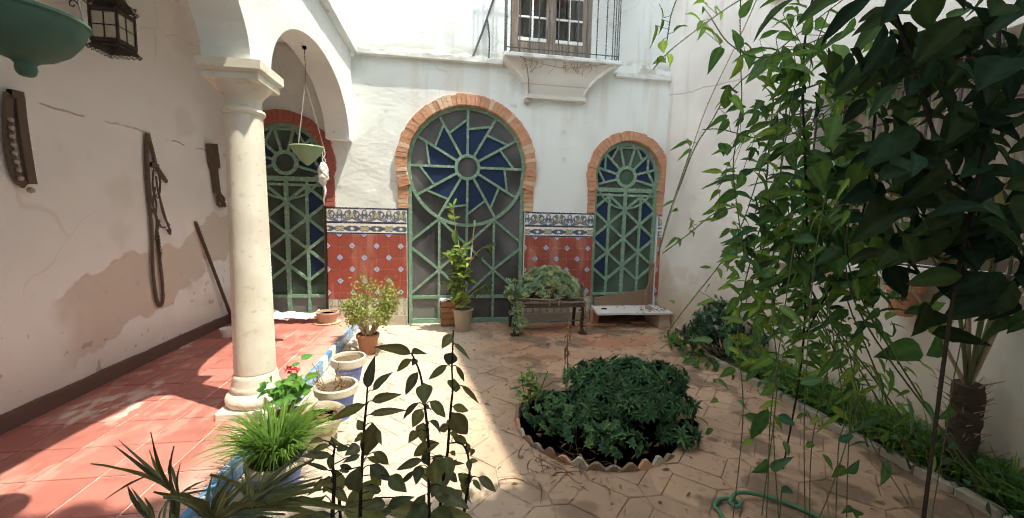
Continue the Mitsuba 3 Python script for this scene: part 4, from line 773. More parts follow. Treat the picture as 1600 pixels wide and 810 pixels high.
LX, LY, LZ = -2.43, 3.53, 2.68
first_lantern = set(scene)
hw_ = .105
for i, (sx, sy) in enumerate(((-1, -1), (1, -1), (1, 1), (-1, 1))):
    part(lt, 'post', cbx(LX+sx*hw_-.010, LX+sx*hw_+.010, LY+sy*hw_-.010, LY+sy*hw_+.010, LZ, LZ+.31, .002), 'iron')
for s_ in range(4):
    a = s_*math.pi/2; R_ = trimesh.transformations.rotation_matrix(a, (0, 0, 1)); Tm = trimesh.transformations.translation_matrix((LX, LY, LZ))
    def pl_(m): m = m.copy(); m.apply_transform(R_); m.apply_transform(Tm); return m
    for z in (.02, .28): part(lt, 'rail', pl_(cbx(-hw_, hw_, hw_-.011, hw_+.007, z-.02, z+.02, .002)), 'iron')
    part(lt, 'muntin', pl_(cat([bx(-.004, .004, hw_-.006, hw_+.004, .03, .27), bx(-hw_, hw_, hw_-.005, hw_+.003, .146, .154), lathe([(0, -.01), (.014, 0), (0, .01)], 4, (0, hw_, .15))])), 'iron')
    for px0, px1 in ((-hw_+.01, -.004), (.004, hw_-.01)):
        for z0_, z1_ in ((.04, .146), (.154, .262)):
            part(lt, 'pane', pl_(bx(px0, px1, hw_-.0045, hw_-.003, z0_, z1_)), 'milk_glass')
    part(lt, 'skirt', pl_(trimesh.convex.convex_hull(np.array([(x, y, z) for x, y, z in ((-hw_, hw_, .0), (hw_, hw_, .0), (-hw_-.02, hw_+.022, -.035), (hw_+.02, hw_+.022, -.035), (-hw_, hw_-.008, .0), (hw_, hw_-.008, .0), (-hw_-.02, hw_+.014, -.035), (hw_+.02, hw_+.014, -.035))]))), 'iron')
    for q in np.linspace(-hw_-.01, hw_+.01, 6):
        sg = 1 if q > 0 else -1
        c1 = np.array([(q+.022*math.cos(t)*(1-.11*t), hw_+.022, -.055+.022*math.sin(t)*(1-.11*t)) for t in np.linspace(0, 6.5, 16)])
        c2 = np.array([(q+.025*math.cos(t)*(1-.11*t), hw_+.012, .325+.025*math.sin(t)*(1-.11*t)) for t in np.linspace(0, 6.5, 16)])
        c3 = np.array([(q+.018*math.cos(t)*(1-.11*t), hw_+.004, .372+.018*math.sin(t)*(1-.11*t)) for t in np.linspace(0, 6.5, 14)])
        part(lt, 'scroll', pl_(cat([tube(c1, .0042, 5), tube(c2, .0045, 5), tube(c3, .004, 5)])), 'iron')
part(lt, 'roof', trimesh.convex.convex_hull(np.array([(LX+sx*r_, LY+sy*r_, LZ+z_) for sx in (-1, 1) for sy in (-1, 1) for r_, z_ in ((.115, .335), (.03, .52))])), 'iron')
part(lt, 'arm', cat([tube(curve([(-2.78, LY, LZ+.62), (-2.66, LY, LZ+.66), (LX, LY, LZ+.62), (LX, LY, LZ+.51)], 16), .008, 6)]), 'iron')
for z in (.07, .23):
    part(lt, 'wall_scroll', tube(np.array([(-2.60+.03*math.cos(t)*(1-.1*t), LY-.10, LZ+z+.03*math.sin(t)*(1-.1*t)) for t in np.linspace(0, 6, 16)]), .004, 5), 'iron')
for k_ in [k_ for k_ in scene if k_ not in first_lantern]:         # three quarters of the size first drawn, about the lower middle
    if 'wall_scroll' not in k_: scene[k_]['to_world'] = T().translate([LX, LY, LZ]).scale(.80).translate([-LX, -LY, -LZ])
hp = thing('hanging_planter', 'small pale green cone planter on thin cords under the far arch', 'planter')
QX, QY, QZ = -1.36, 4.28, 2.13
part(hp, 'bowl', lathe([(0, -.175), (.02, -.165), (.07, -.12), (.12, -.055), (.15, -.004), (.158, .0), (.152, .01), (.14, .0), (.06, -.09), (0, -.13)], 40, (QX, QY, QZ)), 'planter_pale', 35)
for a in (.3, 2.4, 4.5): part(hp, 'cord', tube([(QX+.150*math.cos(a), QY+.150*math.sin(a), QZ), (QX, QY, 2.74)], .0022, 5), 'string')
part(hp, 'hook_wire', tube([(QX, QY, 2.73), (QX+.004, QY, 2.9), (QX, QY, 3.05)], .0035, 5), 'iron_grey')
part(hp, 'hook', lathe([(0, 3.075), (.018, 3.07), (.02, 3.05), (.008, 3.045), (0, 3.03)], 10, (QX, QY, 0)), 'iron_grey')
bagp = thing('plastic_bag', 'crumpled white plastic bag hanging from the small cone planter', 'bag')
bm_ = trimesh.creation.icosphere(4, 1.0); bm_.apply_transform(np.diag([.05, .045, .115, 1])); bm_ = rough(bm_, .018, 26, 4); bm_.apply_translation((QX+.152, QY-.03, QZ-.25))
part(bagp, 'sack', bm_, 'bag_plastic', True)
part(bagp, 'tail', tube(curve([(QX+.15, QY-.03, QZ-.34), (QX+.165, QY-.03, QZ-.42), (QX+.15, QY-.03, QZ-.50), (QX+.155, QY-.03, QZ-.56)], 14), [.02, .016, .013, .014, .012, .014, .011, .009, .008, .006, .004, .003, .002][:13], 7), 'bag_plastic', True)
part(bagp, 'handles', cat([tube(curve([(QX+.15, QY, QZ), (QX+.165, QY-.01, QZ-.06), (QX+.145, QY-.02, QZ-.11), (QX+.16, QY-.03, QZ-.16)], 14), .004, 5), tube(curve([(QX+.15, QY, QZ), (QX+.14, QY-.01, QZ-.07), (QX+.17, QY-.02, QZ-.12), (QX+.15, QY-.03, QZ-.18)], 14), .0035, 5)]), 'bag_plastic')

# harness pieces on the left wall (x = -2.68)
WX = -2.665
bs = thing('bell_strap', 'broad brown leather collar strap studded with round bells, hanging leftmost on the gallery wall', 'harness')
def band(pts, w, th, mat, parent, nm):
    """flat strap on the wall following (y, z) points"""
    p = curve([(WX, a, b) for a, b in pts], 24); t = np.gradient(p, axis=0); t /= np.linalg.norm(t, axis=1, keepdims=True)
    nrm = np.cross(t, [1, 0, 0]); n = len(p); v = np.vstack([p+nrm*w/2, p-nrm*w/2, p+nrm*w/2+[th, 0, 0], p-nrm*w/2+[th, 0, 0]]); f = []
    for i in range(n-1):
        for a, b in ((2, 3), (3, 1), (1, 0), (0, 2)):
            f += [[a*n+i, b*n+i, b*n+i+1], [a*n+i, b*n+i+1, a*n+i+1]]
    m = trimesh.Trimesh(v, np.array(f), process=False); m.fix_normals(); return part(parent, nm, m, mat)
band([(3.06, 2.18), (3.06, 2.05), (3.07, 1.85), (3.085, 1.64)], .055, .022, 'leather', bs, 'wide_strap')
band([(3.005, 2.18), (2.985, 2.05), (2.975, 1.85), (3.0, 1.68), (3.05, 1.63)], .05, .016, 'leather', bs, 'bell_band')
band([(3.0, 2.18), (3.075, 2.185)], .05, .03, 'leather', bs, 'top_fold')
for i in range(8):
    z = 2.02-.05*i; y = 2.98+.03*max(0, (1.83-z)/.2)
    part(bs, 'bell', lathe([(0, -.017), (.012, -.013), (.018, 0), (.012, .013), (0, .017)], 12, (WX+.026, y, z)), 'bell_metal', True)
part(bs, 'bell', lathe([(0, -.02), (.016, -.015), (.021, 0), (.014, .015), (0, .02)], 12, (WX+.03, 3.055, 1.60)), 'bell_metal', True)
bd = thing('leather_bridle', 'long brown leather bridle with hanging reins, middle of the gallery wall', 'harness')
band([(4.155, 2.17), (4.13, 1.98), (4.125, 1.80), (4.13, 1.55)], .034, .02, 'leather', bd, 'cheek_strap')
band([(4.165, 2.17), (4.215, 2.0), (4.24, 1.88)], .030, .016, 'leather', bd, 'crown_strap')
band([(4.21, 1.93), (4.30, 1.83), (4.37, 1.76)], .034, .018, 'leather', bd, 'brow_strap')
band([(4.16, 1.90), (4.25, 1.89)], .04, .03, 'leather', bd, 'knot')
band([(4.13, 1.56), (4.13, 1.25), (4.115, .95), (4.13, .70), (4.17, .60), (4.215, .64), (4.225, .80), (4.21, 1.05), (4.19, 1.24)], .026, .014, 'leather', bd, 'rein')
for pts in ([(4.24, 1.90), (4.27, 1.75), (4.24, 1.60)], [(4.19, 1.85), (4.17, 1.70), (4.20, 1.55), (4.18, 1.42)], [(4.22, 1.80), (4.24, 1.65), (4.33, 1.37), (4.37, 1.30), (4.36, 1.26), (4.32, 1.31)], [(4.20, 1.70), (4.16, 1.55), (4.19, 1.44), (4.24, 1.34), (4.30, 1.33)], [(4.25, 1.62), (4.27, 1.50), (4.31, 1.40), (4.36, 1.35)], [(4.14, 1.50), (4.19, 1.40), (4.17, 1.28), (4.16, 1.22)], [(4.23, 1.40), (4.19, 1.28), (4.21, 1.18)]):
    part(bd, 'cord', tube(curve([(WX+.016, a, b) for a, b in pts], 16), .008, 6), 'leather', True)
for i in range(7): part(bd, 'link', tube(np.array([(WX+.02+.006*math.sin(q*2), 4.185+.012*math.cos(q)+.004*i, 1.27-.032*i+.02*math.sin(q)) for q in np.linspace(0, 6.3, 12)]), .004, 5), 'iron')
for a, b in ((4.20, 1.86), (4.21, 1.62), (4.345, 1.30)): part(bd, 'buckle', tube(np.array([(WX+.025, a+.018*math.cos(q), b+.018*math.sin(q)) for q in np.linspace(0, 6.3, 14)]), .004, 5), 'iron')
wb = thing('whip_bundle', 'short bundle of dark leather with coiled cords, hanging beside the column', 'harness')
band([(5.13, 2.25), (5.15, 2.12), (5.17, 1.98)], .15, .05, 'leather', wb, 'sheath')
band([(5.17, 1.98), (5.18, 1.85), (5.20, 1.70)], .085, .04, 'leather', wb, 'core')
band([(5.22, 1.72), (5.30, 1.66), (5.35, 1.63)], .04, .03, 'leather', wb, 'flap')
for i in range(6):
    part(wb, 'cord', tube(curve([(WX+.03, 5.19+.01*i, 1.70), (WX+.03, 5.15+.03*i, 1.60-.01*(i % 3)), (WX+.035, 5.20+.03*i, 1.54+.01*(i % 2)), (WX+.03, 5.27+.012*i, 1.60), (WX+.03, 5.23, 1.69)], 20), .006, 5), 'leather', True)
single('leaning_pole', 'dark wooden pole leaning on the gallery wall behind the column', 'pole', tube([(-2.60, 5.33, .125), (-2.662, 4.80, 1.36)], [.018, .016], 8), 'wood_dark', 40)
part('leaning_pole', 'tip', tube([(-2.66, 4.813, 1.33), (-2.663, 4.79, 1.38)], [.017, .010], 8), 'leather_tan')
single('white_tub', 'small white tub on the terrace at the foot of the leaning pole', 'tub', lathe([(0, 0), (.055, 0), (.07, .09), (.075, .095), (.065, .095), (.05, .01), (0, .01)], 20, (-2.40, 4.78, TZ)), 'white_paint', 40)

# ---------------------------------------------------------------- pots along the terrace
def pot(key, x, y, z, r0, r1, h, mat, rim_mat=None, rim=.045, soil=.03, n=40):
    w = .012
    part(key, 'pot', lathe([(0, 0), (r0, 0), (r0+(r1-r0)*.97*(h-rim)/h, h-rim), (r0+(r1-r0)*(h-rim)/h-.005, h-rim+.001), (0, h-rim)], n, (x, y, z)), mat, 35)
    ro = r1+.008
    part(key, 'rim', lathe([(r0+(r1-r0)*(h-rim)/h-.012, h-rim), (ro-.003, h-rim), (ro, h-rim+.008), (ro+.002, h-.006), (ro-.004, h), (ro-.016, h), (ro-.022, h-.01), (ro-.03, h-rim-.03)], n, (x, y, z)), rim_mat or mat, 35)
    part(key, 'soil', rough(trimesh.creation.cylinder(ro-.018, .01, sections=24).subdivide().apply_translation((x, y, z+h-soil)), .006, 30), 'soil', True)
def branch_plant(key, base, height, spread, nb, leaf_fn, mat, r0, seed, levels=3):
    r = np.random.default_rng(seed); tips = []; ms = []
    def grow(p, d, L, rad, lev):
        q = [p]; dd = d.copy()
        for s_ in range(3):
            dd = dd+r.normal(0, .16, 3)+[0, 0, .05]; dd /= np.linalg.norm(dd); q.append(q[-1]+dd*L/3)
        ms.append(tube(q, np.linspace(rad, rad*.62, 4), 6 if lev else 8))
        if lev == levels: tips.append((q[-1], dd)); return
        if lev >= levels-1: tips.append((q[-2], dd))
        for c_ in range(2 if lev else nb):
            nd = dd+r.normal(0, spread, 3)*[1, 1, .6]; nd /= np.linalg.norm(nd); grow(q[-1] if c_ < 2 else q[-2], nd, L*r.uniform(.6, .85), rad*.62, lev+1)
    grow(np.array(base, float), np.array([0, 0, 1.0]), height*.33, r0, 0)
    return ms, tips
# jade plant
jp = thing('potted_plant', 'bushy sunlit jade plant with thick branches in a terracotta pot', 'potted plant')
JX, JY = -.85, 4.44
pot(jp, JX, JY, 0, .082, .112, .215, 'terracotta')
r = np.random.default_rng(5); ms = []; pp = []
for i in range(9):
    a = i*2.4; d = np.array([math.cos(a)*.5, math.sin(a)*.4, 1.0]); d /= np.linalg.norm(d); p0 = np.array([JX+.03*math.cos(a), JY+.03*math.sin(a), .17])
    L = r.uniform(.22, .34); q = curve([p0, p0+d*L*.5+r.normal(0, .02, 3), p0+d*L+r.normal(0, .03, 3)], 8); ms.append(tube(q, np.linspace(.021, .011, len(q)), 7))
    for b in range(5):
        s_ = q[-1-(b % 3)]; e = s_+(d+r.normal(0, .55, 3))*r.uniform(.10, .20); ms.append(tube([s_, (s_+e)/2+r.normal(0, .01, 3), e], [.008, .006, .004], 5)); pp += [e, e*.6+s_*.4, e*.8+s_*.2]
part(jp, 'branches', cat(ms), 'bark_pale', True)
for mat_, nn in (('leaf_jade', 13), ('leaf_jade_b', 11)):
    P_ = np.repeat(np.array(pp), nn, 0); P_ = P_+rng.normal(0, .035, P_.shape); dd = rnd(len(P_))+[0, 0, .4]
    kk = leaf_part(jp, 'leaves', leaf_cloud(P_, dd, rnd(len(P_))+[0, 0, 1], rng.uniform(.022, .036, len(P_)), rng.uniform(.014, .022, len(P_)), 'pad'), mat_); stuff(kk)
# bowl at the left door
bp = thing('clay_bowl', 'wide pinkish clay bowl of dry soil beside the left door, stained dark', 'pot')
part(bp, 'bowl', lathe([(0, 0), (.085, 0), (.10, .02), (.13, .12), (.137, .125), (.137, .145), (.124, .145), (.118, .12), (.08, .03), (0, .03)], 40, (-1.50, 5.30, TZ)), 'terracotta_pale', 35)
part(bp, 'soil', lathe([(0, .115), (.118, .115)], 24, (-1.50, 5.30, TZ)), 'soil')
part(bp, 'saucer', lathe([(0, -.0), (.16, .0), (.165, .012), (.0, .012)], 30, (-1.50, 5.30, TZ+.002)), 'terracotta_pale', 35)
# cloth at the left door
nx, ny = 34, 12; vx = []
for j in range(ny):
    for i in range(nx):
        x = -2.42+.86*i/(nx-1); y = 5.27+.24*j/(ny-1)
        vx.append((x+.02*math.sin(j*1.3+i*.7), y+.02*math.sin(i*.9), TZ+.010+.11*meshkit.fbm(np.array([[x*9, y*13, 2.]]), 3)[0]+.03*(j/(ny-1))))
fx = [f_ for j in range(ny-1) for i in range(nx-1) for f_ in ((j*nx+i, j*nx+i+1, (j+1)*nx+i+1), (j*nx+i, (j+1)*nx+i+1, (j+1)*nx+i))]
single('floor_cloth', 'crumpled pale cloth lying on the threshold of the left door', 'cloth', trimesh.Trimesh(np.array(vx), np.array(fx), process=False), 'cloth_white', True)
# blue pots
pa = thing('flower_pot', 'empty blue flower pot with a wide chalky rim, behind the one with dead twigs', 'pot', 'pots along the terrace edge')
pot(pa, -.86, 3.63, 0, .085, .138, .245, 'pot_blue', 'pot_rim', .07, .035)
pb = thing('flower_pot', 'blue flower pot with dead twigs and a pale rim, between the column and the paving', 'pot', 'pots along the terrace edge')
pot(pb, -.80, 3.00, 0, .09, .142, .255, 'pot_blue', 'pot_rim', .055, .03)
tw = thing('dead_plant', 'dry leafless twigs standing in the blue pot', 'plant'); ms = []
r = np.random.default_rng(9)
for i in range(9):
    a = r.uniform(0, 6.28); p0 = np.array([-.80+.07*math.cos(a), 3.0+.07*math.sin(a), .225]); e = p0+[r.normal(-.03, .05), r.normal(0, .04), r.uniform(.07, .22)]
    ms.append(tube(curve([p0, (p0+e)/2+r.normal(0, .015, 3), e], 8), .0035, 5))
    for b in range(3): ms.append(tube([e*.7+p0*.3, e*.7+p0*.3+r.normal(0, .04, 3)], .002, 4))
part(tw, 'twigs', cat(ms), 'stem_dry', True)
P_ = np.array([(-.74, 3.0, .24)])+rng.normal(0, .03, (60, 3))*[1, 1, .4]
k = leaf_part(tw, 'dry_tuft', leaf_cloud(P_, rnd(60)+[0, 0, .6], rnd(60), .05, .004, 'strap'), 'leaf_dry'); stuff(k)
bo = thing('flower_pot', 'wide worn clay bowl full of dead leaves, in front of the blue pots', 'pot', 'pots along the terrace edge')
part(bo, 'bowl', lathe([(0, 0), (.09, 0), (.10, .01), (.165, .17), (.18, .18), (.182, .20), (.172, .21), (.158, .20), (.15, .18), (.1, .1), (0, .1)], 44, (-.84, 2.66, 0)), 'pot_worn', 35)
part(bo, 'soil', lathe([(0, .165), (.15, .165)], 24, (-.84, 2.66, 0)), 'soil')
P_ = np.array([(-.84, 2.66, .175)])+rng.normal(0, .065, (80, 3))*[1, 1, .12]
k = leaf_part(bo, 'dead_leaves', leaf_cloud(P_, rnd(80)*[1, 1, .3], rnd(80)*.5+[0, 0, 1], .05, .025, 'small'), 'leaf_dry'); stuff(k)
# geranium
ge = thing('geranium', 'red flowering geranium in a small brown pot beside the column base', 'potted plant')
GX, GY = -1.02, 2.70
pot(ge, GX, GY, TZ*0, .06, .09, .20, 'terracotta', None, .04)
ms = []; r = np.random.default_rng(4)
for i in range(16):
    a = r.uniform(0, 6.28); e = np.array([GX+r.normal(0, .055), GY+r.normal(0, .055), r.uniform(.26, .43)]); ms.append(tube(curve([(GX+.02*math.cos(a), GY+.02*math.sin(a), .18), (GX*.5+e[0]*.5, GY*.5+e[1]*.5, .27), e], 8), .004, 5))
    for b in range(4):
        o = r.normal(0, .035, 3); leaf_entry(ge, e+o, e+o+np.array([r.normal(0, .5), r.normal(0, .5), .25])*.085, .06, 'broad', 'leaf_geranium', (r.normal(0, .4), -.5, .8))
part(ge, 'stems', cat(ms), 'stem_green', True)
fl = np.array([GX+.02, GY+.02, .475]); part(ge, 'flower_stalk', tube([(GX, GY, .2), (GX+.01, GY+.01, .36), fl], .003, 5), 'stem_green')
P_ = fl+rng.normal(0, .014, (26, 3))*[1.4, 1.4, .7]; k = leaf_part(ge, 'flower', leaf_cloud(P_, rnd(26)+[0, 0, .5], rnd(26), .024, .022, 'pad'), 'petal_red'); stuff(k)
# grass plant
gp = thing('grass_plant', 'bright sunlit spider-like grass plant spilling over its blue pot at the terrace edge', 'potted plant')
KX, KY = -.88, 2.16
pot(gp, KX, KY, 0, .09, .135, .22, 'pot_blue', 'pot_rim')
def grass(n, ctr, rad, L, W, lean, seed, kind=None):
    r = np.random.default_rng(seed); V, F = [], []; o = 0
    for i in range(n):
        a = r.uniform(0, 6.28); rr = rad*math.sqrt(r.uniform()); p = np.array([ctr[0]+rr*math.cos(a), ctr[1]+rr*math.sin(a), ctr[2]])
        b = a+r.normal(0, .7); out = np.array([math.cos(b), math.sin(b), 0]); l = L*r.uniform(.6, 1.15); ln = lean*r.uniform(.4, 1.3); w = W*r.uniform(.7, 1.2); side = np.array([-out[1], out[0], 0])
        tt = np.linspace(0, 1, 6); q = p+out*(l*ln*tt[:, None]**1.6)+np.array([0, 0, 1])*(l*(tt-ln*.62*tt**2.4))[:, None]
        ww = w*(1-tt**2)[:, None]*.5+.0004
        V += [np.stack([q-side*ww, q+side*ww], 1).reshape(-1, 3)]
        F += [[o+2*k_, o+2*k_+1, o+2*k_+3] for k_ in range(5)]+[[o+2*k_, o+2*k_+3, o+2*k_+2] for k_ in range(5)]; o += 12
    return trimesh.Trimesh(np.vstack(V), np.array(F), process=False)
k = leaf_part(gp, 'blades', grass(420, (KX, KY, .21), .09, .33, .011, .75, 3), 'leaf_grass'); stuff(k)
k = leaf_part(gp, 'blades', grass(220, (KX, KY, .21), .09, .30, .011, .85, 8), 'leaf_grass_b'); stuff(k)
# laurel pot in front of the star door
la = thing('potted_plant', 'tall leafy laurel sapling in a grey-brown pot in front of the star door', 'potted plant')
PX, PY = .20, 5.22
pot(la, PX, PY, 0, .095, .13, .30, 'plastic_grey', None, .03)
lst = [curve([(PX-.02, PY, .28), (PX-.06, PY, .7), (PX-.04, PY-.03, 1.0), (PX-.10, PY, 1.3), (PX-.14, PY, 1.62)], 16), curve([(PX+.02, PY, .28), (PX+.0, PY, .62), (PX+.05, PY, .85), (PX+.22, PY, 1.08), (PX+.42, PY, 1.15)], 16),
       curve([(PX+.01, PY, .28), (PX-.03, PY+.02, .6), (PX+.01, PY, .95), (PX-.02, PY, 1.12)], 12), curve([(PX, PY, .30), (PX+.12, PY-.03, .50), (PX+.30, PY-.04, .62)], 8)]
for s_ in lst: part(la, 'stem', tube(s_, np.linspace(.010, .004, len(s_)), 6), 'bark_pale', True)
r = np.random.default_rng(21)
for i in range(150):
    z = r.uniform(.34, 1.12); c_ = np.array([PX-.06+r.normal(0, .05), PY-.02+r.normal(0, .05), z]); a = r.uniform(0, 6.28)
    d = np.array([math.cos(a)*.9, math.sin(a)*.8, r.uniform(-.6, .6)]); leaf_entry(la, c_, c_+d*r.uniform(.10, .17), r.uniform(.038, .06), 'ovate', 'leaf_laurel' if r.random() < .75 else 'leaf_laurel_b', (r.normal(0, .3), -.6, .7))
for i in range(14):
    a = r.uniform(0, 6.28); c_ = np.array([PX-.14+r.normal(0, .012), PY, r.uniform(1.42, 1.64)]); leaf_entry(la, c_, c_+np.array([math.cos(a)*.6, math.sin(a)*.5, r.uniform(.2, 1)])*.11, .034, 'lance', 'leaf_laurel', (0, -.7, .6))
leaf_entry(la, (PX-.12, PY-.02, 1.33), (PX-.10, PY-.04, 1.13), .085, 'ovate', 'leaf_laurel', (0, -1, .1))
for i in range(26):
    s_ = lst[1] if i % 2 else lst[3]; c_ = s_[r.integers(5, len(s_))]; a = r.uniform(0, 6.28)
    leaf_entry(la, c_, c_+np.array([math.cos(a)*.7, math.sin(a)*.4, r.uniform(-1.2, .4)])*.14, .045, 'lance', 'leaf_laurel_b', (r.normal(0, .3), -.7, .5))
part(la, 'support_cane', tube([(PX+.03, PY+.05, .25), (PX+.14, PY+.06, 1.42)], .008, 6), 'stem_dry')
part(la, 'cane_tape', tube([(PX+.097, PY+.056, .96), (PX+.112, PY+.0575, 1.12)], .0095, 8), 'white_paint')
part(la, 'cane_cap', tube([(PX+.136, PY+.06, 1.38), (PX+.143, PY+.0602, 1.45)], .013, 8), {'type': 'ref', 'id': 'planter_pale'})
# crate behind the laurel
cr = thing('wooden_crate', 'reddish slatted wooden crate with a white cloth on top, behind the laurel pot', 'crate')
for i in range(4): part(cr, 'slat', cbx(-.09, .16, 5.42, 5.445, .03+i*.082, .03+i*.082+.074, .004), 'wood_crate')
for x in (-.088, .138): part(cr, 'corner_post', cbx(x, x+.022, 5.446, 5.47, .012, .36, .003), 'wood_crate')
part(cr, 'back', cbx(-.09, .16, 5.49, 5.505, .02, .35, .003), 'wood_crate')
vx = [(x, 5.40+.1*j/5, .368+.02*math.sin(x*40+j)+.025*(x+.09)/.25) for j in range(6) for x in np.linspace(-.11, .13, 12)]
single('folded_rag', 'crumpled white rag lying on the wooden crate', 'rag', trimesh.Trimesh(np.array(vx), np.array([f_ for j in range(5) for i in range(11) for f_ in ((j*12+i, j*12+i+1, j*12+i+13), (j*12+i, j*12+i+13, j*12+i+12))]), process=False), 'cloth_white', True)

# ---------------------------------------------------------------- bench with succulents
be = thing('garden_bench', 'old iron and wood bench against the dado, overgrown with succulents', 'bench')
BX0, BX1, BY0, BY1, SZ = .80, 1.80, 4.98, 5.34, .40
for i in range(4): part(be, 'slat', cbx(BX0, BX1, BY0+i*.092, BY0+i*.092+.082, SZ, SZ+.024, .004), 'wood_weathered')
part(be, 'apron', cbx(BX0+.03, BX1-.03, BY0+.01, BY0+.03, SZ-.055, SZ-.002, .003), 'wood_dark')
for x in (BX0+.05, BX1-.05):
    part(be, 'leg', tube(curve([(x, BY0+.03, SZ), (x, BY0+.0, .25), (x, BY0+.03, .12), (x, BY0-.03, .012)], 14), [.022]*3+[.02]*10+[.03] if False else .022, 8), 'iron', True)
    part(be, 'leg', tube(curve([(x, BY1-.03, SZ), (x, BY1-.0, .2), (x, BY1+.02, .012)], 12), .022, 8), 'iron', True)
    part(be, 'foot', cbx(x-.05, x+.05, BY0-.07, BY0+.01, .002, .022, .004), 'iron')
    t = np.linspace(0, 1, 26); a = -1.57+t*7.2
    part(be, 'armrest', tube(np.vstack([[(x, BY0+.04, SZ), (x, BY0+.02, SZ+.10)], np.c_[np.full(26, x), BY0+.06+.07*(1-.6*t)*np.cos(a+3.1), SZ+.20+.07*(1-.6*t)*np.sin(a+3.1)]]), .010, 6), 'iron_grey', True)
part(be, 'stretcher', tube([(BX0+.05, BY0+.02, .16), (BX1-.05, BY0+.02, .17)], .008, 6), 'iron_grey')
part(be, 'front_rail', tube([(BX0+.1, BY0-.01, SZ+.075), (BX0+.55, BY0-.015, SZ+.05), (BX0+.68, BY0-.01, SZ+.085)], .008, 6), 'bark_pale')
for x, h_ in ((BX0+.50, .19), (BX0+.62, .22)): part(be, 'stake', tube([(x, BY0-.01, SZ-.03), (x+.03*(h_ > .2), BY0, SZ+h_)], .008, 6), 'bark_pale')
def rosette(r_, n=11, seed=0):
    q = np.random.default_rng(seed); P, Dd, U, L = [], [], [], []
    for i in range(n):
        a = i*2.4; el = .25+.9*i/n; d = np.array([math.cos(a)*math.cos(el), math.sin(a)*math.cos(el), math.sin(el)])
        P.append(d*.08*r_); Dd.append(d); U.append([0, 0, 1]+d*-.3); L.append(r_*(1-.4*i/n))
    return leaf_cloud(np.array(P), np.array(Dd), np.array(U), np.array(L), np.array(L)*.62, 'pad')
su = thing('succulent', 'large mound of grey-green rosette succulents spilling over the bench seat', 'plant')
ros = []
for i in range(6):
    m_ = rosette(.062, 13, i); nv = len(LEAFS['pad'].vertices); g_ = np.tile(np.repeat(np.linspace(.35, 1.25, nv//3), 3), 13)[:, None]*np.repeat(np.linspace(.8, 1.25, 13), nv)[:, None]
    ros.append(mikit.ply(m_, 'leaf_thick', True, color=np.clip(np.array(LEAFCOL[['leaf_succulent', 'leaf_succulent_b'][i % 2]])*g_*(.85+.08*i), 0, 1)))  # leaf bases darkened in the colour for shaded gaps between rosettes
r = np.random.default_rng(31)
for i in range(215):
    u = r.uniform(-1, 1); v_ = r.uniform(0, 1)
    x = 1.32+u*.44; hmax = .30*(1-abs((u-.05))**2.4)+.05; y = 5.02+.28*v_
    z = SZ+.05+hmax*math.sqrt(max(0, min(1, v_*1.35)))*r.uniform(.80, 1.12)
    tilt = np.array([u*.5+r.normal(0, .25), -1.1+v_*1.1+r.normal(0, .25), .75]); zz = tilt/np.linalg.norm(tilt); xx = np.cross([0.3, 1, 0.2], zz); xx /= np.linalg.norm(xx); yy = np.cross(zz, xx)
    m = np.eye(4); sc_ = r.uniform(.75, 1.2); m[:3, 0] = xx*sc_; m[:3, 1] = yy*sc_; m[:3, 2] = zz*sc_; m[:3, 3] = (x, y, z)
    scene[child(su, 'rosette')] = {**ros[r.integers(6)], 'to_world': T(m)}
ms = []
for i in range(70):
    x = r.uniform(.9, 1.75); ms.append(tube([(x, 5.2, SZ+.03), (x+r.normal(0, .04), 5.15, SZ+.10), (x+r.normal(0, .06), 5.12, SZ+.2)], .007, 5))
part(su, 'stems', cat(ms), 'stem_green', True)
su2 = thing('succulent', 'smaller bluish clump with long hanging stems at the left end of the bench', 'plant')
for i in range(90):
    if i < 55: x, y, z = r.normal(.87, .07), r.uniform(4.98, 5.2), SZ+.06+abs(r.normal(0, .10)); tl = np.array([r.normal(0, .4), -.8, .8])
    else: x, y, z = r.normal(.87, .035), 4.94+r.normal(0, .02), r.uniform(.05, SZ+.03); tl = np.array([r.normal(0, .4), -1, .15])
    zz = tl/np.linalg.norm(tl); xx = np.cross([0.3, .2, 1], zz); xx /= np.linalg.norm(xx); yy = np.cross(zz, xx)
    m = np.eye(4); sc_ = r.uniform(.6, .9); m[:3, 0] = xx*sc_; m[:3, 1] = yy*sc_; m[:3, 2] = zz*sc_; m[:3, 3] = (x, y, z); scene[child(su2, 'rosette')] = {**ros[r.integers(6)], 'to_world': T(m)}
part(su2, 'stems', cat([tube(curve([(.87+r.normal(0, .04), 5.0, SZ+.04), (.87+r.normal(0, .03), 4.945, SZ-.05), (.87+r.normal(0, .03), 4.95, .05)], 8), .006, 5) for i in range(8)]), 'stem_green', True)
su3 = thing('hanging_weed', 'dry trailing weed on the right front leg of the bench', 'plant')
P_ = np.c_[rng.normal(1.75, .022, 150), rng.normal(4.97, .02, 150), rng.uniform(.02, .42, 150)]
k = leaf_part(su3, 'leaves', leaf_cloud(P_, rnd(150)+[0, 0, -.8], rnd(150)+[0, -1, 0], .045, .014, 'small'), 'leaf_dry'); stuff(k)

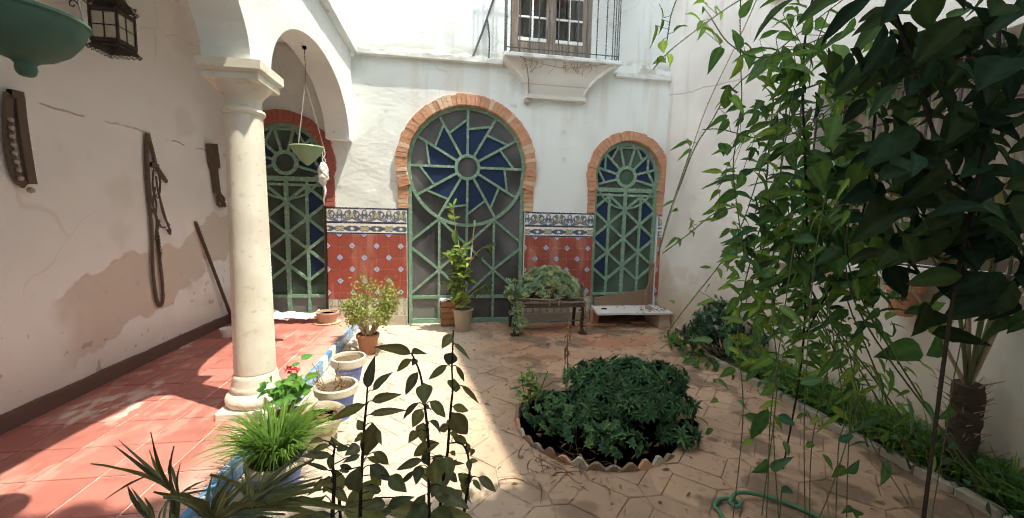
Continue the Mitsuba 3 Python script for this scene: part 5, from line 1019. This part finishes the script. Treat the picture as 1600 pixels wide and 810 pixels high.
# ---------------------------------------------------------------- marble slab and boards at the right door
sl = thing('marble_slab', 'old white marble sink top with a black drain hole, laid low before the right door', 'slab')
part(sl, 'top', rough(prism_xy(Polygon([(2.00, 5.10), (2.42, 5.11), (2.55, 5.085), (3.10, 5.08), (3.10, 5.645), (2.10, 5.645)]).difference(Point(2.20, 5.36).buffer(.036)), .205, .232), .0, 1), 'marble')
part(sl, 'drain_ring', lathe([(.022, 0), (.04, 0), (.042, .006), (.03, .008), (.024, -.02)], 20, (2.20, 5.36, .2335)), 'black_hole', 35)
part(sl, 'drain_hole', lathe([(0, 0), (.037, 0)], 16, (2.20, 5.36, .215)), 'black_hole')
part(sl, 'support', rough(cbx(2.93, 3.105, 5.14, 5.56, -.01, .203, .012).subdivide_to_size(.07), .006, 9), 'plaster_right', True)
part(sl, 'support', cbx(2.06, 2.16, 5.44, 5.55, -.01, .203, .006), 'brick_deep')
P_ = np.c_[rng.uniform(2.4, 3.08, 90), rng.uniform(5.12, 5.6, 90), np.full(90, .238)]; P_ = P_[P_[:, 0] > rng.uniform(2.3, 3.0, 90)]
k = thing('fallen_leaves', 'dry leaves and grit scattered on the marble slab', 'dry leaves'); leaf_put(k, leaf_cloud(P_, rnd(len(P_))*[1, 1, .2], rnd(len(P_))*.4+[0, 0, 1], .05, .02, 'small'), 'leaf_dry'); stuff(k, 'dry leaves and grit scattered on the marble slab', 'dry leaves')
bd_ = trimesh.convex.convex_hull(np.array([(x, y, z) for x, z0_, z1_ in ((2.13, .234, .345), (2.98, .234, .475)) for z, y in ((z0_, 5.57), (z1_, 5.595)) for y in (y, y+.018)]))
single('leaning_board', 'brown slanted board leaning across the foot of the right door', 'board', bd_, 'wood_board')
single('loose_board', 'thin brown board standing at the right jamb of the right door', 'board', cbx(2.985, 3.055, 5.60, 5.62, .236, .86, .004), 'wood_board')
for i, (x, y, L, a) in enumerate(((2.20, 5.32, .30, .05), (2.75, 5.40, .24, -.06))):
    m = cbx(-L/2, L/2, -.035, .035, .003, .035, .005); m.apply_transform(trimesh.transformations.rotation_matrix(a, (0, 0, 1))); m.apply_translation((x, y-.02, 0))
    single('loose_brick', ('long' if not i else 'short')+' loose terracotta piece on the floor under the '+('left' if not i else 'right')+' part of the marble slab', 'brick', m, 'brick_orange')
wv = thing('thin_vine', 'pale bare vine stem climbing from the marble slab along the corner of the right wall', 'vine')
part(wv, 'stem', tube(curve([(2.86, 5.42, .235), (2.83, 5.40, .42), (2.90, 5.36, .75), (2.98, 5.30, 1.15), (3.04, 5.2, 1.6), (3.07, 4.9, 2.3), (3.08, 4.6, 2.9), (3.07, 4.0, 3.6), (3.0, 3.4, 4.3)], 40), .006, 6), 'bark_pale', True)
part(wv, 'roots', cat([tube(curve([(2.86, 5.42, .26), (2.86+rng.normal(0, .05), 5.3+rng.normal(0, .04), .245), (2.86+rng.normal(0, .08), 5.13+rng.normal(0, .03), .20+rng.normal(0, .02))], 8), .007, 5) for i in range(8)]), 'bark_pale', True)

# ---------------------------------------------------------------- round tree pit
pit = thing('round_tree_pit', 'round planting pit in the paving, edged with saw-toothed clay tiles', 'planter')
part(pit, 'soil', rough(lathe([(0, .02), (.3, .02), (.55, .0), (.565, -.05)], 30, (PIT[0], PIT[1], 0)), .012, 14), 'soil', True)
nt = 36
for i in range(nt):
    a = i*2*math.pi/nt
    if 5.35 < a or a < 2.6 and i % 3: continue                       # broken away or sunk out of sight at the right and the back
    w = PIT[2]*2*math.pi/nt*.97; h = .05*rng.uniform(.6, 1.15)
    pg = Polygon([(-w/2, -.06), (w/2, -.06), (w/2, .01), (w*.12, h), (-w*.12, h), (-w/2, .01)])
    m = prism_xz(pg, -.011, .011); m.apply_transform(trimesh.transformations.rotation_matrix(rng.normal(0, .12), (1, 0, 0))); m.apply_transform(trimesh.transformations.rotation_matrix(a+math.pi/2, (0, 0, 1)))
    m.apply_translation((PIT[0]+PIT[2]*.975*math.cos(a), PIT[1]+PIT[2]*.975*math.sin(a), 0)); part(pit, 'edging_tooth', m, ['wood_board', 'wood_weathered', 'wood_board', 'brick_deep', 'cement'][i % 5])
P_ = np.c_[rng.uniform(.55, 1.6, 160), rng.uniform(2.2, 3.2, 160), np.full(160, .035)]; P_ = P_[np.hypot(P_[:, 0]-PIT[0], P_[:, 1]-PIT[1]) < .52]
k = leaf_part(pit, 'fallen_leaves', leaf_cloud(P_, rnd(len(P_))*[1, 1, .3], rnd(len(P_))*.4+[0, 0, 1], .05, .02, 'small'), 'leaf_dry'); stuff(k)
def shrub(key, lobes, n, mats, L, W, seed, kind='lance', stems=14, base=None):
    """leaf sprays set on the outer shell and through the volume of several lobes (x, y, z, rx, ry, rz)"""
    r = np.random.default_rng(seed); lobes = np.array(lobes, float); per_ = n//len(mats)
    wts = lobes[:, 3]*lobes[:, 4]; wts /= wts.sum()
    for mt in mats:
        ns = per_//7; li = r.choice(len(lobes), ns, p=wts); d = r.normal(0, 1, (ns, 3)); d[:, 2] = np.abs(d[:, 2])*.9-.15; d /= np.linalg.norm(d, axis=1, keepdims=True)
        rad = r.uniform(.55, 1.05, ns)**.6; ctr = lobes[li, :3]+d*lobes[li, 3:]*rad[:, None]
        P = np.repeat(ctr, 7, 0); out = np.repeat(d, 7, 0); ang = np.tile(np.arange(7)*.9, ns)+np.repeat(r.uniform(0, 6, ns), 7)
        a1 = np.cross(out, [.1, .2, 1]); a1 /= np.linalg.norm(a1, axis=1, keepdims=True)+1e-9; a2 = np.cross(out, a1)
        dd = out*.55+a1*np.cos(ang)[:, None]+a2*np.sin(ang)[:, None]-np.array([0, 0, .12])
        k = leaf_part(key, 'foliage', leaf_cloud(P, dd, out+[0, 0, .6]+r.normal(0, .15, P.shape), r.uniform(.7, 1.2, len(P))*L, r.uniform(.8, 1.2, len(P))*W, kind), mt); stuff(k)
    ms = []; b = np.array(base if base is not None else (lobes[0, 0], lobes[0, 1], 0))
    for i in range(stems):
        l = lobes[r.choice(len(lobes), p=wts)]; e = l[:3]+r.normal(0, .5, 3)*l[3:]; e[2] = max(e[2], .1)
        ms.append(tube(curve([b+r.normal(0, .05, 3)*[1, 1, 0], (b+e)/2+r.normal(0, .03, 3), e], 8), .006, 5))
    part(key, 'stems', cat(ms), 'stem_dark', True)
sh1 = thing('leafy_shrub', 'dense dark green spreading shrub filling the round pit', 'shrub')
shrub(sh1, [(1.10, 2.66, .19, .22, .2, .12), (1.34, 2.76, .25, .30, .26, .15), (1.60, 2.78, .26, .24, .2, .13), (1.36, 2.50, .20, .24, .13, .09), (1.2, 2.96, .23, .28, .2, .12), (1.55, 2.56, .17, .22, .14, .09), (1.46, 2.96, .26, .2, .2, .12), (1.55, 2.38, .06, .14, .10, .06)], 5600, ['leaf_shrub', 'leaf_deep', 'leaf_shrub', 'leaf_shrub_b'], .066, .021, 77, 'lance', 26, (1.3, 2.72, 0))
sh2 = thing('low_weeds', 'lower fresh green leaves at the front left edge of the round pit', 'weeds')
shrub(sh2, [(.86, 2.44, .08, .18, .14, .09), (.74, 2.62, .06, .12, .14, .06), (.98, 2.34, .06, .14, .10, .07), (1.12, 2.28, .07, .14, .09, .07), (.68, 2.80, .06, .12, .14, .07), (.82, 2.55, .14, .12, .14, .08), (1.0, 2.60, .12, .16, .14, .09), (1.06, 2.44, .09, .16, .12, .08), (.80, 2.80, .12, .14, .14, .08)], 1700, ['leaf_shrub_b', 'leaf_shrub'], .045, .028, 15, 'broad', 8, (.86, 2.45, 0))
up = thing('young_plant', 'small upright leafy plant at the back left edge of the round pit', 'plant')
for sx_ in (-.03, .04, .0):
    part(up, 'stem', tube(curve([(.64+sx_, 2.98, 0), (.65+sx_*2, 2.98, .15), (.66+sx_*3, 2.98, .30)], 8), .004, 5), 'stem_green', True)
r = np.random.default_rng(8)
for i in range(64):
    a = r.uniform(0, 6.28); c_ = np.array([.65+r.normal(0, .035), 2.98+r.normal(0, .03), r.uniform(.06, .32)]); leaf_entry(up, c_, c_+np.array([math.cos(a), math.sin(a), r.uniform(-.3, .5)])*r.uniform(.06, .1), .024, 'lance', 'leaf_shrub_b' if i % 3 else 'leaf_laurel', (0, -.4, .9))
dw = thing('dry_weed', 'tall thin dry weed with hanging withered leaves behind the round pit', 'weed')
part(dw, 'stem', tube(curve([(1.0, 3.20, 0), (1.01, 3.20, .25), (1.0, 3.2, .50), (1.02, 3.2, .66)], 14), [.005]*6+[.004]*7 if False else .0045, 5), 'stem_dry', True)
for i in range(26):
    z = r.uniform(.12, .62); a = r.uniform(0, 6.28); c_ = np.array([1.005, 3.2, z]); leaf_entry(dw, c_, c_+np.array([math.cos(a)*.6, math.sin(a)*.5, -r.uniform(.3, 1.1)])*.085, .013, 'droop', 'leaf_dry', (math.cos(a), -.4, .5))

# ---------------------------------------------------------------- right bed planting
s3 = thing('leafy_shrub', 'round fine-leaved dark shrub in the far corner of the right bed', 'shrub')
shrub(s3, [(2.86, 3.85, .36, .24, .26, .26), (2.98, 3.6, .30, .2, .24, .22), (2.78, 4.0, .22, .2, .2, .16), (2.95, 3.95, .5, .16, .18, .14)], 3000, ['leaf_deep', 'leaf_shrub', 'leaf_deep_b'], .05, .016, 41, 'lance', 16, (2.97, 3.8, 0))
s4 = thing('ground_cover', 'low bright green ground cover at the far end of the right bed kerb', 'plants')
shrub(s4, [(2.88, 4.45, .05, .22, .22, .10), (2.72, 4.15, .04, .20, .2, .07), (2.62, 3.75, .03, .16, .2, .06)], 900, ['leaf_shrub_b', 'leaf_grass'], .042, .02, 52, 'small', 4, (2.88, 4.4, 0))
k = thing('tall_grass', 'long arching grass along the right bed', 'grass')
leaf_put(k, cat([grass(150, (2.98, y_, .03), .12, .36, .012, .8, 60+i) for i, y_ in enumerate(np.linspace(1.95, 3.3, 7))]), 'leaf_grass'); stuff(k, 'long arching grass growing along the right bed by the kerb', 'grass')
k = thing('tall_grass', '', 'grass'); leaf_put(k, cat([grass(110, (2.97, y_, .03), .12, .30, .013, .8, 80+i) for i, y_ in enumerate(np.linspace(1.3, 3.4, 9))]), 'leaf_grass'); stuff(k, 'darker short grass and weeds between the palm and the shrub in the right bed', 'grass')
k = thing('bed_weeds', '', 'weeds'); P_ = np.c_[rng.normal(2.95, .08, 700), rng.uniform(.8, 3.6, 700), rng.uniform(.02, .2, 700)]
leaf_put(k, leaf_cloud(P_, rnd(700)+[-.4, -.3, .4], rnd(700)*.4+[0, 0, 1], rng.uniform(.05, .1, 700), .035, 'small'), 'leaf_shrub'); stuff(k, 'dark leafy weeds covering the soil of the right bed', 'weeds')
# palm
pm = thing('palm', 'young palm with short dark shaggy trunk and long leaf stalks by the right wall', 'palm')
PMX, PMY = 2.97, 1.80
tp = [(PMX, PMY, -.02), (PMX, PMY, .2), (PMX+.01, PMY, .42), (PMX, PMY, .60)]
part(pm, 'trunk', rough(tube(curve(tp, 20), np.linspace(.075, .068, 19), 14).subdivide(), .012, 24), 'palm_trunk', True)
r = np.random.default_rng(61); ms = []
for i in range(60):
    a = r.uniform(0, 6.28); z = r.uniform(.1, .62); d = np.array([math.cos(a), math.sin(a), 0]); ms.append(tube([np.array([PMX, PMY, z])+d*.06, np.array([PMX, PMY, z+.05])+d*r.uniform(.09, .16)], [.005, .001], 4))
part(pm, 'fibres', cat(ms), 'stem_dry')
for i in range(13):
    a = math.radians(150+i*17+r.normal(0, 6)); el = r.uniform(1.02, 1.38); L = r.uniform(.75, 1.15)
    if math.cos(a) > .1: el = max(el, 1.4)
    d = np.array([math.cos(a)*math.cos(el), math.sin(a)*math.cos(el), math.sin(el)]); p0 = np.array([PMX, PMY, .57])+d*.03
    pe = p0+d*L*.62; tip = p0+d*L+np.array([math.cos(a)*.15, math.sin(a)*.15, -.02])
    q = curve([p0, pe, tip], 10); stalk = part(pm, 'leaf_stalk', tube(q, np.linspace(.011, .006, len(q)), 6), 'stem_green' if i % 3 else 'bark_pale', True)
    for b in range(12):
        ang = -1.3+b*2.6/11; side = np.array([-math.sin(a), math.cos(a), 0]); fd = d*math.cos(ang)*.8+side*math.sin(ang)+np.array([math.cos(a)*.3, math.sin(a)*.3, -.25])
        fd /= np.linalg.norm(fd)
        e_ = tip+fd*r.uniform(.26, .42)-[0, 0, .06]
        if max(e_[0], tip[0]) > 3.0: continue
        leaf_entry(stalk, tip, e_, .030, 'strap', 'leaf_palm' if b % 2 else 'leaf_palm_b', np.cross(side, fd)+r.normal(0, .1, 3), 'leaflet')
# pot hanging on the right wall
wp = thing('wall_pot', 'terracotta half pot hanging on the right wall behind the palm leaves', 'pot')
part(wp, 'pot', lathe([(0, .90), (.06, .90), (.09, 1.06), (.1, 1.065), (.1, 1.10), (.085, 1.10), (.075, 1.05), (0, 1.05)], 24, (3.015, 2.22, 0)), 'terracotta', 35)

# ---------------------------------------------------------------- hose and litter
hz = .011
ho = [(1.40, 1.45, 0), (1.37, 1.62, 0), (1.385, 1.74, 0)]+[(1.475+(.088-.012*q_)*math.cos(2.9-q_*.9), 1.765+(.062-.007*q_)*math.sin(2.9-q_*.9), .004*q_) for q_ in range(8)]+[(1.56, 1.82, .03), (1.70, 1.80, .012), (1.83, 1.70, 0), (1.93, 1.52, 0), (2.1, 1.2, 0), (2.2, .6, 0)]
single('garden_hose', 'green garden hose lying in a small loose coil on the shaded paving', 'hose', tube(curve([(a, b, hz+z_) for a, b, z_ in ho], 160), .0105, 8), 'hose_green', True)
n = 420; P_ = np.c_[rng.uniform(.3, 2.8, n), rng.uniform(1.6, 5.4, n), np.full(n, .006)]
P_ = P_[(np.hypot(P_[:, 0]-PIT[0], P_[:, 1]-PIT[1]) > .66)]; n = len(P_)
k = thing('leaf_litter', '', 'dry leaves'); leaf_put(k, leaf_cloud(P_, rnd(n)*[1, 1, .15], rnd(n)*.35+[0, 0, 1], rng.uniform(.02, .055, n), rng.uniform(.006, .02, n), 'small'), 'leaf_dry'); stuff(k, 'small dry leaves and bits scattered over the shaded paving', 'dry leaves')
n = 70; P_ = np.c_[rng.normal(.72, .12, n), rng.normal(2.22, .10, n), rng.uniform(.004, .02, n)]
k = thing('straw', '', 'dry stalks'); leaf_put(k, leaf_cloud(P_, rnd(n)*[1, 1, .1], rnd(n), rng.uniform(.06, .16, n), .004, 'strap'), 'leaf_dry'); stuff(k, 'dry straw lying against the front left edge of the round pit', 'dry stalks')

# ---------------------------------------------------------------- foreground shoots
def shoot(name, label, stems, leaves, mats, kinds, rad=.0045):
    t = thing(name, label, 'plant', 'leafy shoots in the near shade')
    for s_ in stems:
        p = np.array(s_); p = p if p[-1][2] < .1 else np.vstack([p, [p[-1][0], p[-1][1], .04]])
        q = curve(p, 40); part(t, 'stem', tube(q, np.linspace(rad*.55, rad*1.5, len(q)), 6), 'stem_dark', True)
    r = np.random.default_rng(len(label))
    for i, (x0, y0, z0_, x1, y1, z1_, w) in enumerate(leaves):
        b, e = np.array((x0, y0, z0_)), np.array((x1, y1, z1_)); L = np.linalg.norm(e-b); ratio = w/L
        kind = 'broad' if ratio > .62 else 'ovate' if ratio > .4 else 'droop' if ratio > .24 and r.random() < .4 else 'lance'
        yaw = r.normal(0, .35)
        leaf_entry(t, b, b+(e-b)*1.08, w*1.18, kind, mats[i % len(mats)], (yaw, -.75, .55+.2*r.random()))
        s0 = np.array(stems[0]); 
        near = q[np.argmin(np.abs(q[:, 2]-b[2]))] if True else None
        allq = np.vstack([curve(np.array(s_), 30) for s_ in stems]); near = allq[np.argmin(np.linalg.norm(allq-b-[0, 0, -.015], axis=1))]
        if np.linalg.norm(near-b) < .25: part(t, 'leaf_stalk', tube([near, (near+b)/2+[0, 0, .006], b], .0016, 4), 'stem_dark')
    return t
shoot('leafy_shoot', 'dark leafy shoot in the near shade, leftmost of the three tall shoots', [SHOOT_C_STEM], SHOOT_C, ['leaf_shoot', 'leaf_shoot_b'], None)
shoot('leafy_shoot', 'middle one of the three tall dark shoots in the near shade', [SHOOT_A_STEM], SHOOT_A, ['leaf_shoot', 'leaf_shoot_b'], None)
shoot('leafy_shoot', 'tallest dark shoot in the near shade, its top in front of the potted laurel', [SHOOT_B_STEM, SHOOT_B_STEM2], SHOOT_B, ['leaf_shoot', 'leaf_shoot_b'], None)
shoot('leafy_shoot', 'low bushy dark shoot beside the fan palm with large leaves', [SHOOT_E_STEM], SHOOT_E, ['leaf_shoot', 'leaf_shoot_b'], None)
def low_shoot(label, x, y, h, n, L, seed, mats):
    t = thing('leafy_shoot', label, 'plant', 'leafy shoots in the near shade'); r = np.random.default_rng(seed)
    part(t, 'stem', tube([(x, y, .04), (x+.01, y, h*.5), (x, y, h)], .005, 6), 'stem_dark', True)
    for i in range(n):
        z = h*(.45+.55*(i+.5)/n); a = i*2.4+r.normal(0, .3); d = np.array([math.cos(a), math.sin(a)*.8, r.uniform(-.35, .5)]); b = np.array([x, y, z])+d*.02
        leaf_entry(t, b, b+d*L*r.uniform(.75, 1.15), L*.42, 'ovate', mats[i % len(mats)], (r.normal(0, .3), -.4, .9))
low_shoot('short leafy shoot between the left and the middle tall shoots, bottom of the picture', -.33, 1.24, .62, 15, .16, 3, ['leaf_shoot', 'leaf_shoot_b'])
low_shoot('short leafy shoot at the foot of the tallest shoot, bottom of the picture', -.06, 1.3, .60, 15, .15, 4, ['leaf_shoot_b', 'leaf_shoot'])
low_shoot('short dark shoot just right of the fan palm, bottom of the picture', -.52, 1.10, .66, 15, .15, 6, ['leaf_shoot', 'leaf_deep'])
fp = thing('fan_palm', 'fan palm with stiff pointed leaflets in the near left corner', 'palm')
def palm_leaf(rows, mats, w=1.0, up=(0.1, -.6, .8)):
    b = np.mean([r_[:3] for r_ in rows], axis=0)
    st = part(fp, 'frond_stalk', tube(curve([b, b+[-.02, .0, -.25], (b[0]+.02, b[1]-.05, .05)], 12), .007, 6), 'stem_green', True)
    for i, (x0, y0, z0_, x1, y1, z1_, wd) in enumerate(rows):
        leaf_entry(st, (x0, y0, z0_), (x1, y1, z1_), max(wd, .010)*w*.8, 'lance', mats[i % len(mats)], np.array(up)+rng.normal(0, .25, 3), 'leaflet')
palm_leaf(PALM_A, ['leaf_palm_b', 'leaf_palm'], .85); palm_leaf(PALM_B, ['leaf_palm_b', 'leaf_palm'], .9); palm_leaf(PALM_C, ['leaf_palm', 'leaf_palm_b'])
palm_leaf(PALM_D, ['leaf_palm', 'leaf_palm'], 1.25, (.1, -.3, 1)); palm_leaf(PALM_E, ['leaf_palm', 'leaf_palm_b'], 1.25, (.1, -.3, 1))

# ---------------------------------------------------------------- climbers on the right
def climber(label, stems, leaves, mats, seed):
    t = thing('climbing_plant', label, 'climber', 'climbers on the right'); r = np.random.default_rng(seed)
    allq = []
    for s_ in stems:
        q = curve(np.array(s_), 36); allq.append(q); part(t, 'stem', tube(q, .0024, 5), 'stem_green', True)
    allq = np.vstack(allq)
    for i, (x0, y0, z0_, x1, y1, z1_, w) in enumerate(leaves):
        b, e = np.array((x0, y0, z0_)), np.array((x1, y1, z1_)); ratio = w/np.linalg.norm(e-b)
        leaf_entry(t, b, e, w*1.1, 'broad' if ratio > .7 else 'ovate' if ratio > .4 else 'lance', mats[r.integers(len(mats))], (r.normal(0, .4), -.7, .55))
        near = allq[np.argmin(np.linalg.norm(allq-b, axis=1))]
        if .01 < np.linalg.norm(near-b) < .22: part(t, 'leaf_stalk', tube([near, b], .0014, 4), 'stem_green')
    return t, allq
c1, q1 = climber('light green climber with thin arching stems and paired leaves, nearest the small brick arch', VINE_STEMS[:8], VINE_L, ['leaf_vine', 'leaf_vine_b', 'leaf_vine_c'], 1)
c2, q2 = climber('fresh green climber with larger leaves crossing in front of the iron grille', VINE_STEMS[8:], VINE_R, ['leaf_vine', 'leaf_vine_b', 'leaf_vine_c'], 2)
r = np.random.default_rng(71)
def clump(t, ctr, rad, n, L, mats, kinds=('ovate',), hang=.5, wr=.42):
    for i in range(n):
        p = np.array(ctr)+r.normal(0, .5, 3)*rad; a = r.uniform(0, 6.28); d = np.array([math.cos(a)*.8, math.sin(a)*.7, -hang+r.normal(0, .45)]); d /= np.linalg.norm(d); l = L*r.uniform(.65, 1.25)
        leaf_entry(t, p, p+d*l, l*wr*r.uniform(.8, 1.15), kinds[r.integers(len(kinds))], mats[r.integers(len(mats))], (r.normal(0, .4), -.6, .7))
for ctr, rad, n in (((1.55, 1.75, 2.05), (.22, .25, .25), 34), ((1.62, 1.8, 1.72), (.3, .3, .25), 50), ((1.75, 1.75, 1.45), (.35, .3, .25), 46), ((1.5, 1.7, 1.35), (.25, .25, .2), 26), ((1.35, 1.65, 1.6), (.15, .2, .25), 20), ((1.85, 1.8, 1.15), (.3, .25, .2), 26)):
    clump(c2, ctr, rad, n, .12, ['leaf_vine_b', 'leaf_vine', 'leaf_shrub', 'leaf_deep'], ('ovate', 'lance'), .3)
c4 = thing('climbing_plant', 'dense middle green climber between the pale climber and the dark shrub', 'climber', 'climbers on the right')
for s_ in ([(1.9, 1.9, .1), (1.85, 1.8, .8), (1.7, 1.7, 1.5), (1.6, 1.7, 2.3), (1.7, 1.7, 2.8)], [(1.85, 1.8, .9), (2.0, 1.7, 1.5), (1.9, 1.6, 2.1)]): part(c4, 'stem', tube(curve(s_, 24), .005, 6), 'stem_dark', True)
for ctr, rad, n in (((1.62, 1.7, 2.3), (.3, .25, .3), 44), ((1.85, 1.7, 2.0), (.3, .25, .3), 60), ((1.75, 1.65, 1.7), (.3, .25, .25), 56), ((1.95, 1.7, 1.45), (.3, .25, .2), 46), ((1.62, 1.6, 1.42), (.25, .25, .18), 40), ((2.1, 1.75, 1.2), (.3, .2, .15), 26)):
    clump(c4, ctr, rad, n, .135, ['leaf_vine_b', 'leaf_vine', 'leaf_shrub_b', 'leaf_deep'], ('ovate', 'broad', 'lance'), .35, .45)
c5 = thing('feathery_bamboo', 'feathery narrow-leaved bamboo-like plant with thin canes, low between the shrub and the palm', 'plant')
for k_ in range(7):
    x_, y_ = 1.85+.05*k_+r.normal(0, .05), 1.75+r.normal(0, .14)+.07*k_; lean = r.normal(-.16, .12)
    if x_ > 2.75: x_ = 2.72
    q = curve([(2.9-.02*k_, y_, .02), (x_+.45*(2.9-x_), y_, .6), (x_+lean*.5, y_-.05, 1.2), (x_+lean*1.6, y_-.15, 1.55+.2*r.random())], 24); part(c5, 'cane', tube(q, np.linspace(.006, .002, len(q)), 5), 'stem_green', True)
    for b in range(32):
        p = q[r.integers(8, len(q))]; a = r.uniform(0, 6.28); d = np.array([math.cos(a)*.9-.25, math.sin(a)*.7, r.uniform(-.7, .35)]); s2 = p+d*r.uniform(.04, .22)
        leaf_entry(c5, s2, s2+d*r.uniform(.09, .17)+[0, 0, -.03], r.uniform(.016, .028), 'lance', ['leaf_vine_b', 'leaf_vine', 'leaf_shrub', 'leaf_vine_c'][r.integers(4)], (r.normal(0, .3), -.5, .8))
c6 = thing('climbing_plant', 'lower curtain of small fresh leaves on thin stems in front of the right bed', 'climber', 'climbers on the right')
for s_ in ([(1.35, 1.6, 0), (1.36, 1.6, .6), (1.30, 1.6, 1.1), (1.42, 1.6, 1.7)], [(1.6, 1.7, 0), (1.62, 1.7, .7), (1.55, 1.7, 1.2), (1.7, 1.7, 1.8)], [(1.78, 1.6, 0), (1.75, 1.6, .5), (1.85, 1.6, 1.1)]): part(c6, 'stem', tube(curve(s_, 24), .0025, 5), 'stem_green', True)
for ctr, rad, n in (((1.38, 1.62, 1.12), (.22, .2, .2), 46), ((1.62, 1.7, 1.02), (.3, .2, .22), 66), ((1.85, 1.7, .92), (.3, .2, .22), 60), ((1.55, 1.7, .75), (.3, .2, .2), 22), ((1.9, 1.6, .68), (.25, .2, .2), 18), ((1.3, 1.55, .62), (.2, .15, .2), 10)):
    clump(c6, ctr, rad, n, .095, ['leaf_vine_b', 'leaf_vine', 'leaf_shrub_b', 'leaf_vine_c'], ('ovate', 'lance', 'lance'), .3, .34)
c3 = thing('climbing_plant', 'long bare trailing stems with few small leaves hanging low over the shaded paving', 'climber', 'climbers on the right')
for s_ in TRAIL_STEMS[:8]+TRAIL_STEMS[9:]: part(c3, 'stem', tube(curve(np.array(s_), 24), .0022, 5), 'stem_green', True)
for i, (x0, y0, z0_, x1, y1, z1_, w) in enumerate(TRAIL_LEAVES): leaf_entry(c3, (x0, y0, z0_), (x1, y1, z1_), w, 'ovate', ['leaf_vine_b', 'leaf_shrub'][i % 2], (r.normal(0, .4), -.6, .7))
# big dark shrub close to the camera
ds = thing('large_leaved_shrub', 'large-leaved shrub, shade painted dark into its leaf colour, hanging in from the right, close to the camera', 'shrub')
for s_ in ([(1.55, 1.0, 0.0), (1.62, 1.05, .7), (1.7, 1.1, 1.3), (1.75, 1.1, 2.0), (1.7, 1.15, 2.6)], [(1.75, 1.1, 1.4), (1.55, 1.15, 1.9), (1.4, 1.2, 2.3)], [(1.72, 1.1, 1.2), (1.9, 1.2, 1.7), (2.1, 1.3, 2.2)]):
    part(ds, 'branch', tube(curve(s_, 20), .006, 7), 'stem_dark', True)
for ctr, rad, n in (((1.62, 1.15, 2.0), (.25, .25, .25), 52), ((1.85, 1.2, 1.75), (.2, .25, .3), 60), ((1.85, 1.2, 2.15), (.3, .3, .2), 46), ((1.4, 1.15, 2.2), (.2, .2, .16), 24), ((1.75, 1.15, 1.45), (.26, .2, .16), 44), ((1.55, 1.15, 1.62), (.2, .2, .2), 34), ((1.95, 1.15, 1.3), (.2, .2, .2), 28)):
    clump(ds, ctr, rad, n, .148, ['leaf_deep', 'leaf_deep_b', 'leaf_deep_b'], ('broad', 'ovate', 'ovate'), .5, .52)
